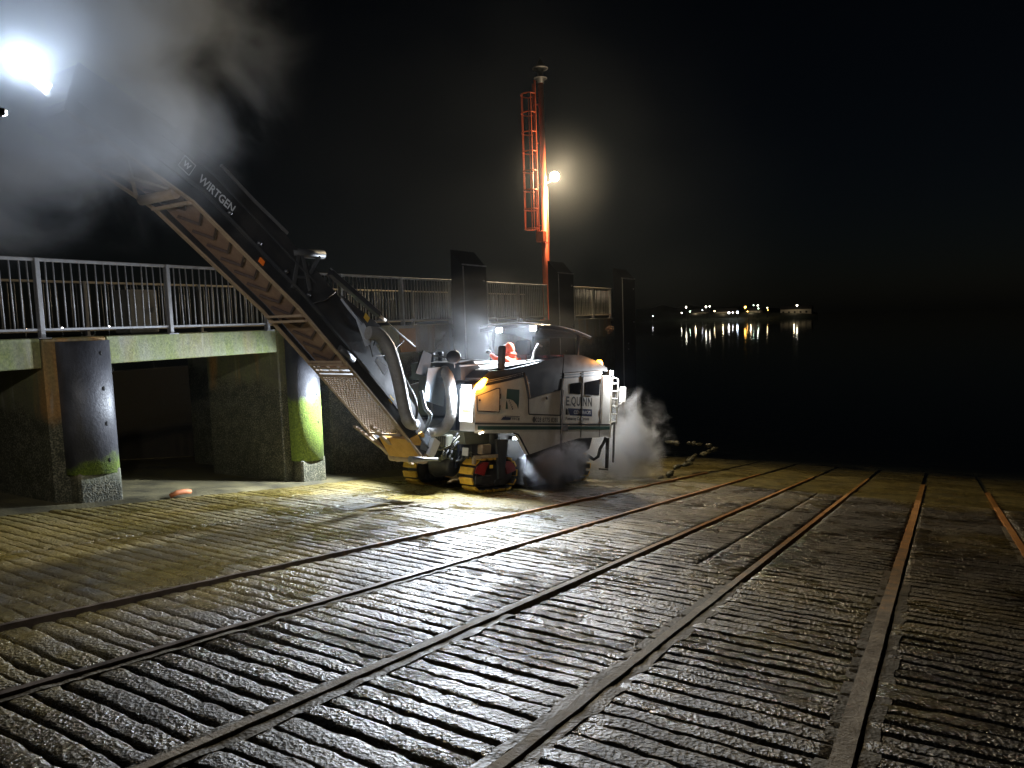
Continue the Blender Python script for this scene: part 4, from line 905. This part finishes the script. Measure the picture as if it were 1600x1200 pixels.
# folding hinge: A frame, links and stay
hp = [(6.30, .98), (6.82, .98)]
cpart('hinge_beam', Bm().tube([C(6.28, RO-.05, .95), C(6.82, RO-.05, .96)], .06, 10), M['dark'])
cpart('hinge_leg', Bm().bar(C(6.36, RO-.02, .93), C(6.22, RO+.01, .50), .05, .04, toM(CN)).bar(C(6.42, RO-.02, .93), C(6.50, RO+.01, .47), .05, .04, toM(CN)).bar(C(6.72, RO-.02, .93), C(6.52, RO+.01, .70), .04, .04, toM(CN)).bar(C(6.27, RO, .65), C(6.47, RO, .64), .03, .03, toM(CN)), M['dark'])
cpart('hinge_beam', Bm().tube([C(6.55, RO-.05, .96), C(6.55, LO+.05, .96)], .05, 10), M['dark'])
cpart('lift_arm', Bm().bar(C(6.86, RO+.02, .72), C(7.75, RO+.02, .15), .07, .09, toM(CN)), M['cover'])
cpart('lift_arm_edge', Bm().bar(C(6.86, RO+.03, .775), C(7.75, RO+.03, .205), .02, .012, toM(CN)), M['steel'])
cpart('stay_cable', Bm().tube([C(7.72, RO+.03, .16), C(8.2, RO-.02, -.11), C(8.69, RO-.1, -.36)], .013, 6), M['black'])
cpart('cable_end', Bm().tube([C(7.78, RO+.03, .125), C(7.90, RO+.02, .06)], .022, 8), M['tanrail'])
cpart('link_plate', cprism([(7.05, .42), (7.80, -.02), (7.86, -.12), (7.62, -.22), (7.40, -.05)], RO, RO+.02), M['cover'])
cpart('link_end', cprism([(7.76, -.03), (7.82, -.06), (7.74, -.26), (7.60, -.30), (7.66, -.2)], RO+.021, RO+.05), M['pale_steel'])
cpart('plastic_sheet', Bm().hexa([C(7.02, RO+.02, .36), C(7.10, RO+.05, .24), C(7.30, RO+.08, .02), C(7.14, RO+.03, .22), C(7.04, RO+.03, .38), C(7.12, RO+.06, .26), C(7.32, RO+.09, .04), C(7.16, RO+.04, .24)]).hexa([C(7.28, RO+.02, .12), C(7.45, RO+.02, -.30), C(7.52, RO+.05, -.28), C(7.40, RO+.05, .0), C(7.30, RO+.03, .13), C(7.47, RO+.04, -.29), C(7.56, RO+.06, -.20), C(7.42, RO+.06, .02)]), M['cloth'])
cpart('plastic_sheet', Bm().hexa([C(7.62, RO+.02, -.52), C(7.78, RO+.02, -.72), C(7.80, RO+.05, -.74), C(7.64, RO+.05, -.53), C(7.66, RO+.03, -.46), C(7.84, RO+.03, -.62), C(7.86, RO+.05, -.64), C(7.68, RO+.05, -.48)]), M['cloth'])
for o_, pts in ((.03, [(7.0, .44), (7.45, -.02), (7.6, -.45), (7.95, -.45), (8.25, -.25)]), (.02, [(6.5, .30), (6.72, .35), (6.95, .46)]), (.03, [(6.95, -.28), (7.10, -.36), (7.13, -.55), (7.2, -.66)])):
    cpart('cable', Bm().tube([C(s, RO+o_+.02*math.sin(i*2), z) for i, (s, z) in enumerate(pts)], .009, 6), M['black'])
for (s, z) in ((7.50, .12), (7.93, -1.10)):
    lb = cpart('warning_label', Bm().hexa([C(s-.055, RO+.0225, z-.01), C(s+.02, RO+.0225, z-.085), C(s+.02, RO+.024, z-.085), C(s-.055, RO+.024, z-.01), C(s-.01, RO+.0225, z+.06), C(s+.075, RO+.0225, z-.02), C(s+.075, RO+.024, z-.02), C(s-.01, RO+.024, z+.06)]), M['label'])
cpart('reflector', Bm().hexa([C(5.72, RO+.002, .81), C(5.78, RO+.002, .76), C(5.78, RO+.02, .76), C(5.72, RO+.02, .81), C(5.75, RO+.002, .86), C(5.81, RO+.002, .81), C(5.81, RO+.02, .81), C(5.75, RO+.02, .86)]), paint('orange_reflector', (.8, .17, .02), .3, .1))
for dd in (3.3, 3.75, 4.25, 4.75):
    s, z = along(dd); cpart('support_bolt', Bm().lathe(C(s+.10, RO, z+.12), toM(CN), [(0, .028), (.03, .028), (.031, .018), (.045, .018), (.046, 0)], 10), M['hood'])
cpart('support_wheel', Bm().tube([C(6.95, RO+.02, -.30), C(7.2, RO+.02, -.48)], .05, 10), M['dark'])
ed = np.array([.80, -.60]); en = np.array([.60, .80])
def ctext(s_, s0, z0, wd, ht, bold=.02):
    ax = toM(CU*ed[0] + CZ*ed[1]); ay = toM(CU*en[0] + CZ*en[1]); return fit_text(s_, C(s0, RO+.001, z0), ax, ay, wd, ht, M['logo_grey'], conv, 'lettering', bold)
ctext('WIRTGEN', 4.98, 1.66, .52, .105, .02)
p0 = np.array([4.76, 1.79]); cs_ = [p0, p0+ed*.15, p0+ed*.15+en*.15, p0+en*.15]
cpart('emblem_frame', Bm().bar(C(*[cs_[0][0], RO+.003, cs_[0][1]]), C(cs_[1][0], RO+.003, cs_[1][1]), .004, .012, toM(CN)).bar(C(cs_[1][0], RO+.003, cs_[1][1]), C(cs_[2][0], RO+.003, cs_[2][1]), .012, .004).bar(C(cs_[2][0], RO+.003, cs_[2][1]), C(cs_[3][0], RO+.003, cs_[3][1]), .012, .004).bar(C(cs_[3][0], RO+.003, cs_[3][1]), C(cs_[0][0], RO+.003, cs_[0][1]), .012, .004), M['logo_grey'])
q = p0 + ed*.03 + en*.04; ctext('W', q[0], q[1], .09, .075, .03)
# discharge end with its lamp
cpart('discharge_lip', Bm().bar(C(3.70, LO, 2.16), C(3.70, RO, 2.16), .10, .10, toM(CN)), M['dark'])
cpart('lamp_bracket', Bm().bar(C(3.9, -7.6, 2.45), C(3.5, -7.6, 2.36), .04, .04), M['dark'])
tl = cpart('work_lamp', Bm().hexa([C(3.33, -7.66, 2.50), C(3.62, -7.66, 2.27), C(3.62, -7.46, 2.27), C(3.33, -7.46, 2.50), C(3.36, -7.66, 2.54), C(3.65, -7.66, 2.31), C(3.65, -7.46, 2.31), C(3.36, -7.46, 2.54)]), M['white'])
cpart('lamp_lens', Bm().hexa([C(3.43, -7.455, 2.44), C(3.60, -7.455, 2.305), C(3.60, -7.44, 2.305), C(3.43, -7.44, 2.44), C(3.49, -7.455, 2.53), C(3.66, -7.455, 2.395), C(3.66, -7.44, 2.395), C(3.49, -7.44, 2.53)]), M['led'])
tip = np.array(CU*3.42 + CN*(-7.36) + CZ*2.46)
spot('conveyor_lamp', tip, tip + np.array([.55, -.55, .45]), E_TIP, CW, 175, .5, .06)
# large ribbed dust hose looping from the conveyor to the machine
hs = [C(7.40, -7.06, -.11), C(7.58, -7.02, -.15), C(7.75, -7.0, -.35), C(7.86, -7.0, -.62), C(7.93, -7.0, -.85), C(7.98, -7.0, -1.07), C(8.04, -7.0, -1.31), C(8.14, -7.02, -1.47)]
hs += [np.array(q) for q in ((-1.45, .40, 1.16), (-1.05, .68, 1.05), (-.82, .50, 1.11), (-.75, .38, 1.29), (-.72, .38, 1.55), (-.70, .43, 1.78), (-.65, .56, 2.01), (-.55, .77, 2.12), (-.35, .9, 2.12))]
hs = [np.array(p) for p in hs]
def catmull(P, n):
    out = []
    for i in range(len(P)-1):
        a, b_, c, d_ = P[max(i-1, 0)], P[i], P[i+1], P[min(i+2, len(P)-1)]
        for k in range(n):
            t = k/n; out.append(.5*((2*b_) + (-a+c)*t + (2*a-5*b_+4*c-d_)*t*t + (-a+3*b_-3*c+d_)*t**3))
    return out + [P[-1]]
hp_ = catmull(hs, 40)
mpart('dust_hose', Bm().tube(hp_, [.092 + (.008 if i % 3 == 0 else -.004) for i in range(len(hp_))], 14), M['hose'])
for i in (300, 330): 
    i = min(i, len(hp_)-3); mpart('hose_clamp', Bm().tube([hp_[i], hp_[i+2]], .108, 14), M['steel'])
hb = catmull([C(7.95, -7.05, -.45), C(8.02, -7.02, -.72), C(8.15, -7.0, -.95), C(8.28, -7.0, -1.15), C(8.30, -7.0, -1.38), C(8.22, -7.02, -1.5)], 12)
mpart('hydraulic_hose', Bm().tube(hb, .022, 8), M['black'])
hb = catmull([C(8.55, -7.1, -1.05), C(8.5, -7.0, -1.3), C(8.62, -7.0, -1.45), C(8.5, -7.05, -1.7)], 12)
mpart('hydraulic_hose', Bm().tube(hb, .03, 8), M['pale_steel'])
# slewing column and brackets between machine and conveyor
mpart('slew_column', Bm().box((-1.0, .75, 1.0), (-.2, 1.15, 1.3), .04), M['dark']); mpart('slew_column', Bm().box((-.75, .85, 1.3), (-.3, 1.25, 2.2), .04), M['dark'])
mpart('bracket_plate', Bm().hexa([(-1.05, .70, 1.6), (-.6, .70, 1.5), (-.6, .73, 1.5), (-1.05, .73, 1.6), (-1.0, .70, 2.15), (-.55, .70, 2.2), (-.55, .73, 2.2), (-1.0, .73, 2.15)]), M['pale_steel'])
mpart('bracket_plate', Bm().hexa([(-1.2, .78, 2.05), (-.9, .78, 2.0), (-.9, .82, 2.0), (-1.2, .82, 2.05), (-1.05, .78, 2.45), (-.85, .78, 2.4), (-.85, .82, 2.4), (-1.05, .82, 2.45)]), M['cover'])

# work lamp on a stand at the left edge of the view
ls = thing('work_lamp_stand', 'small work lamp reaching in from its stand at the left edge, under the smoke', 'work lamp', (-4.95, 1.55, gz(1.55)))
o0 = np.array((-4.95, 1.55, gz(1.55)))
put('stand', Bm().tube([(0, 0, 0), (0, 0, 3.3)], .03, 8), M['steel'], ls)
for a in (0, 2.1, 4.2): put('leg', Bm().tube([(0, 0, .9), (.5*math.cos(a), .5*math.sin(a), .02 + SLOPE*.5*math.sin(a))], .018, 6), M['steel'], ls)
L2 = np.array((-4.52, 2.02, 1.25)); put('arm', Bm().tube([(0, 0, 3.2), tuple(L2 - o0 + np.array((-.02, -.02, .03)))], .012, 6), M['steel'], ls)
hd2 = put('lamp_head', Bm().box(L2-o0-np.array((.035, .03, .02)), L2-o0+np.array((.03, .03, .02)), .008), M['dark'], ls)
put('lens', Bm().box(L2-o0+np.array((-.025, .031, -.015)), L2-o0+np.array((.025, .037, .010)), .002), M['led_soft'], hd2)
spot('stand_lamp', L2 + np.array((-.05, .08, -.03)), np.array((-8.4, 5.8, -2.3)), E_STAND, (.97, .96, .96), 128, 1.0, .06)

# operator in orange workwear at the controls
op = Bm(); Mo = np.array([[U[0], Vn[0], Wn[0]], [U[1], Vn[1], Wn[1]], [U[2], Vn[2], Wn[2]]])
opo = thing('person', 'operator in a hooded orange jacket standing behind the white hood', 'person', tuple(Wd(1.24, .72, 1.96)))
def skin_fig(verts, edges, radii, name, mat, parent):
    me = bpy.data.meshes.new(name); me.from_pydata(verts, edges, []); o = put(name, me, mat, parent)
    mod = o.modifiers.new('skin', 'SKIN'); 
    for i, r in enumerate(radii): me.skin_vertices[0].data[i].radius = (r, r*.85)
    me.skin_vertices[0].data[0].use_root = True
    o.modifiers.new('sub', 'SUBSURF').levels = 2; o.modifiers['sub'].render_levels = 2
    bpy.context.view_layer.update(); dg = bpy.context.evaluated_depsgraph_get(); nm = bpy.data.meshes.new_from_object(o.evaluated_get(dg)); o.modifiers.clear(); o.data = nm
    if not nm.materials: nm.materials.append(mat)
    for p in nm.polygons: p.use_smooth = True
    return o
V = [(0, 0, .0), (0, 0, .28), (-.03, 0, .48), (-.05, 0, .58), (-.02, .20, .47), (-.10, .27, .24), (-.30, .22, .14), (-.02, -.20, .50), (-.16, -.30, .52), (-.34, -.22, .62), (.02, .09, -.35), (.02, -.09, -.35), (.03, .09, -.75), (.03, -.09, -.75)]
skin_fig(V, [(0, 1), (1, 2), (2, 3), (2, 4), (4, 5), (5, 6), (2, 7), (7, 8), (8, 9), (0, 10), (10, 12), (0, 11), (11, 13)], [.16, .17, .15, .07, .085, .065, .05, .085, .065, .05, .095, .095, .07, .07], 'body', M['hivis'], opo)
hd = put('hood', Bm().blob((-.05, 0, .69), (.11, .10, .145), 14, 10, .04).blob((-.03, 0, .60), (.12, .13, .07), 12, 8, .05), M['hivis'], opo); put('face', Bm().blob((-.115, 0, .70), (.085, .078, .10), 14, 10), M['skin'], opo)
put('nose', Bm().blob((-.20, 0, .695), (.02, .014, .022), 8, 6), M['skin'], opo)
for p_ in ((-.37, .21, .13), (-.40, -.20, .66)): put('glove', Bm().blob(p_, (.06, .045, .04), 8, 6), M['black'], opo)

# ================================================================== FAR SHORE
dirs = [(-137.1, 375.8, -.2, 'w', .22, 'single faint white shore light far left of the village'), (-122.5, 380.8, 1.0, 'c', .3, 'cream shore light over the left bank of the village'), (-120.2, 381.5, 4.0, 'c', .48, 'tall cream street light highest on the left of the village'),
        (-118.3, 382.2, 1.6, 'g', .28, 'dim greenish light just right of the tall cream one'), (-110.2, 384.5, 3.8, 'c', .52, 'bright cream pair, left lamp, above the longest white streak'), (-108.4, 385.1, 4.0, 'c', .36, 'bright cream pair, right lamp, left of the quay'), (-112.0, 384.0, 2.2, 'w', .22, 'small white light below the cream pair'),
        (-106.0, 385.9, 1.4, 'y', .34, 'low yellow light on the left end of the quay'), (-98.8, 387.6, 0.2, 'w', .55, 'large white quay light left of the orange lamp'), (-96.9, 388.1, 0.3, 'w', .32, 'small white quay light between the two large ones'), (-94.6, 388.7, 0.3, 'b', .62, 'largest bluish white quay light beside the orange lamp'),
        (-90.7, 389.6, 2.9, 'o', .62, 'large orange street lamp in the middle of the village'), (-89.6, 389.8, .6, 'o', .3, 'small orange lamp low under the large orange one'), (-86.6, 390.4, 3.8, 'g', .22, 'tiny green light right of the orange lamp'), (-84.6, 391.0, 3.6, 'c', .34, 'pale light up the slope right of the orange lamp'),
        (-84.2, 391.0, 2.0, 'g', .26, 'dim green white light under the pale one'), (-79.9, 392.0, 2.2, 'y', .28, 'small yellow light right of centre, upper one'), (-79.7, 392.0, 1.0, 'o', .26, 'small amber light right of centre, lower one'), (-65.6, 394.6, 2.9, 'c', .50, 'cream street light at the right end of the village')]
cols = dict(w=(.95, .95, 1.0), c=(1.0, .93, .72), g=(.75, 1.0, .75), y=(1.0, .82, .45), b=(.72, .84, 1.0), o=(1.0, .48, .08))
lm = {k: glow('shore_lamp_glow_' + k, v, 22) for k, v in cols.items()}
for (x, y, z, c, r, lab) in dirs:
    t = thing('shore_lamp', lab, 'street lamp', (x, y, z), 'lights on the far shore')
    r *= .82; put('lamp_globe', Bm().blob((0, 0, 0), (r, r, r), 10, 8), lm[c], t); put('lamp_post', Bm().tube([(0, 0, -r), (0, 0, WATER - z + .8)], .07, 6), M['dark'], t)
for (x, y, z, c, r, lab) in [(-136.5, 62.1, 1.2, 'c', .20, 'leftmost small light seen through the pier railing'), (-134.2, 67, 1.2, 'w', .22, 'white light low behind the left railing post'), (-132.9, 69.6, 1.1, 'c', .16, 'cream light right of the left railing post'), (-131.9, 71.4, .9, 'g', .12, 'faintest light behind the left railing'), (-130.8, 73.4, 1.2, 'w', .24, 'brighter white light behind the left railing, beside the cabinet'), (-127.3, 79.3, 1.8, 'c', .22, 'light behind the railing just right of the cabinet')]:
    t = thing('shore_lamp', lab, 'street lamp', (x, y, z), 'lights behind the left railing')
    put('lamp_globe', Bm().blob((0, 0, 0), (r, r, r), 10, 8), lm[c], t); put('lamp_post', Bm().tube([(0, 0, -r), (0, 0, WATER - z)], .05, 6), M['dark'], t)
hb = Bm(); nx_ = 80
for i in range(nx_+1):
    a = math.radians(-28 + 20*i/nx_); R0 = 398; rise = 7*math.sin(math.pi*i/nx_)**.6 * (.7 + .6*float(vnoise(np.array([i*.23]), np.array([.5]))[0]))
    for rr, zz in ((R0, WATER - .5), (R0+3, WATER + .9), (R0+22, WATER + 1.6 + rise*.35), (R0+90, WATER + 2 + rise)): hb.v.append((rr*math.sin(a), rr*math.cos(a), zz))
for i in range(nx_):
    for j in range(3): k = 4*i+j; hb.f.append((k, k+4, k+5, k+1)); hb.sm.append(True)
put('hills', hb, M['hill'], kind='structure')
hb = Bm()
for i in range(41):
    a = math.radians(-90 + 60*i/40); R0 = 165; rise = 2 + 3*float(vnoise(np.array([i*.4]), np.array([1.5]))[0])
    for rr, zz in ((R0, WATER - .5), (R0+3, WATER + .6), (R0+60, WATER + rise)): hb.v.append((rr*math.sin(a), rr*math.cos(a), zz))
for i in range(40):
    for j in range(2): k = 3*i+j; hb.f.append((k, k+3, k+4, k+1)); hb.sm.append(True)
put('hills', hb, M['hill'], kind='structure')
for (x, y, w, lab) in [(-121.5, 408, 9, 'pale cottage on the far shore under the tall cream lamp'), (-106.5, 410, 11, 'low pale house on the far shore by the yellow quay light'), (-92, 413, 8, 'gabled house on the far shore behind the orange lamp'), (-70, 417, 16, 'long pale building at the right end of the far village')]:
    t = thing('house', lab, 'house', (x, y, WATER + 1.5), 'houses in the far village')
    put('wall', Bm().box((-w/2, 0, 0), (w/2, 6, 3.2)), M['house'], t); put('roof', Bm().prism([(-.4, 3.2), (6.4, 3.2), (3, 5.2)], (0, 0, 0), (0, 1, 0), (0, 0, 1), (1, 0, 0), -w/2-.3, w/2+.3), M['roof'], t)
    for k in range(int(w//3)): put('window', Bm().box((-w/2+1+k*3, -.05, 1.2), (-w/2+2+k*3, -.01, 2.2)), M['glass'], t)
    d = point('village_lamp', (x, y-5, WATER+5), 220, (1, .8, .5), .3)

# ================================================================== STEAM AND DUST
smoke('smoke_cloud', (-7.6, 3.2, 3.3), (3.4, 3.3, 3.0), smoke_mat('conveyor_dust', .85, 2.8, 2.6, -.12, (.80, .88, 1.0), seed=(3, 1, 2), detail=5))
smoke('smoke_cloud', (-6.9, 3.5, 2.2), (1.35, 1.75, 1.2), smoke_mat('conveyor_dust_near', 1.5, 2.4, 2.2, .0, (.80, .88, 1.0), seed=(9, 2, 4), detail=5))
smoke('steam_cloud', (-6.25, 15.0, -3.0), (1.25, 2.0, 1.6), smoke_mat('rear_steam', 2.8, 2.6, 2.8, -.25, seed=(5, 8, 1), detail=5))
smoke('steam_cloud', (-6.35, 11.9, -2.85), (.65, 1.3, .80), smoke_mat('drum_steam', 7.0, 2.4, 2.4, -.2, seed=(1, 4, 7), detail=5))
smoke('mist', (-8.0, 12.6, -.2), (2.4, 3.2, 1.5), smoke_mat('canopy_mist', .032, 2.2, 2.2, .05, seed=(2, 2, 9), detail=3))
smoke('mist', (-11.6, 22.6, 4.9), (2.6, 2.6, 2.6), smoke_mat('mast_lamp_halo', .0055, 1.2, .4, .2, seed=(2, 5, 9), detail=1))  # thin ball of mist added to give the mast lamp its halo
smoke('mist', (-9.5, 13.5, 2.2), (9, 12, 6.5), smoke_mat('night_mist', .0013, 2.0, 2.0, .1, (.75, .85, 1.0), seed=(7, 3, 4), detail=2))
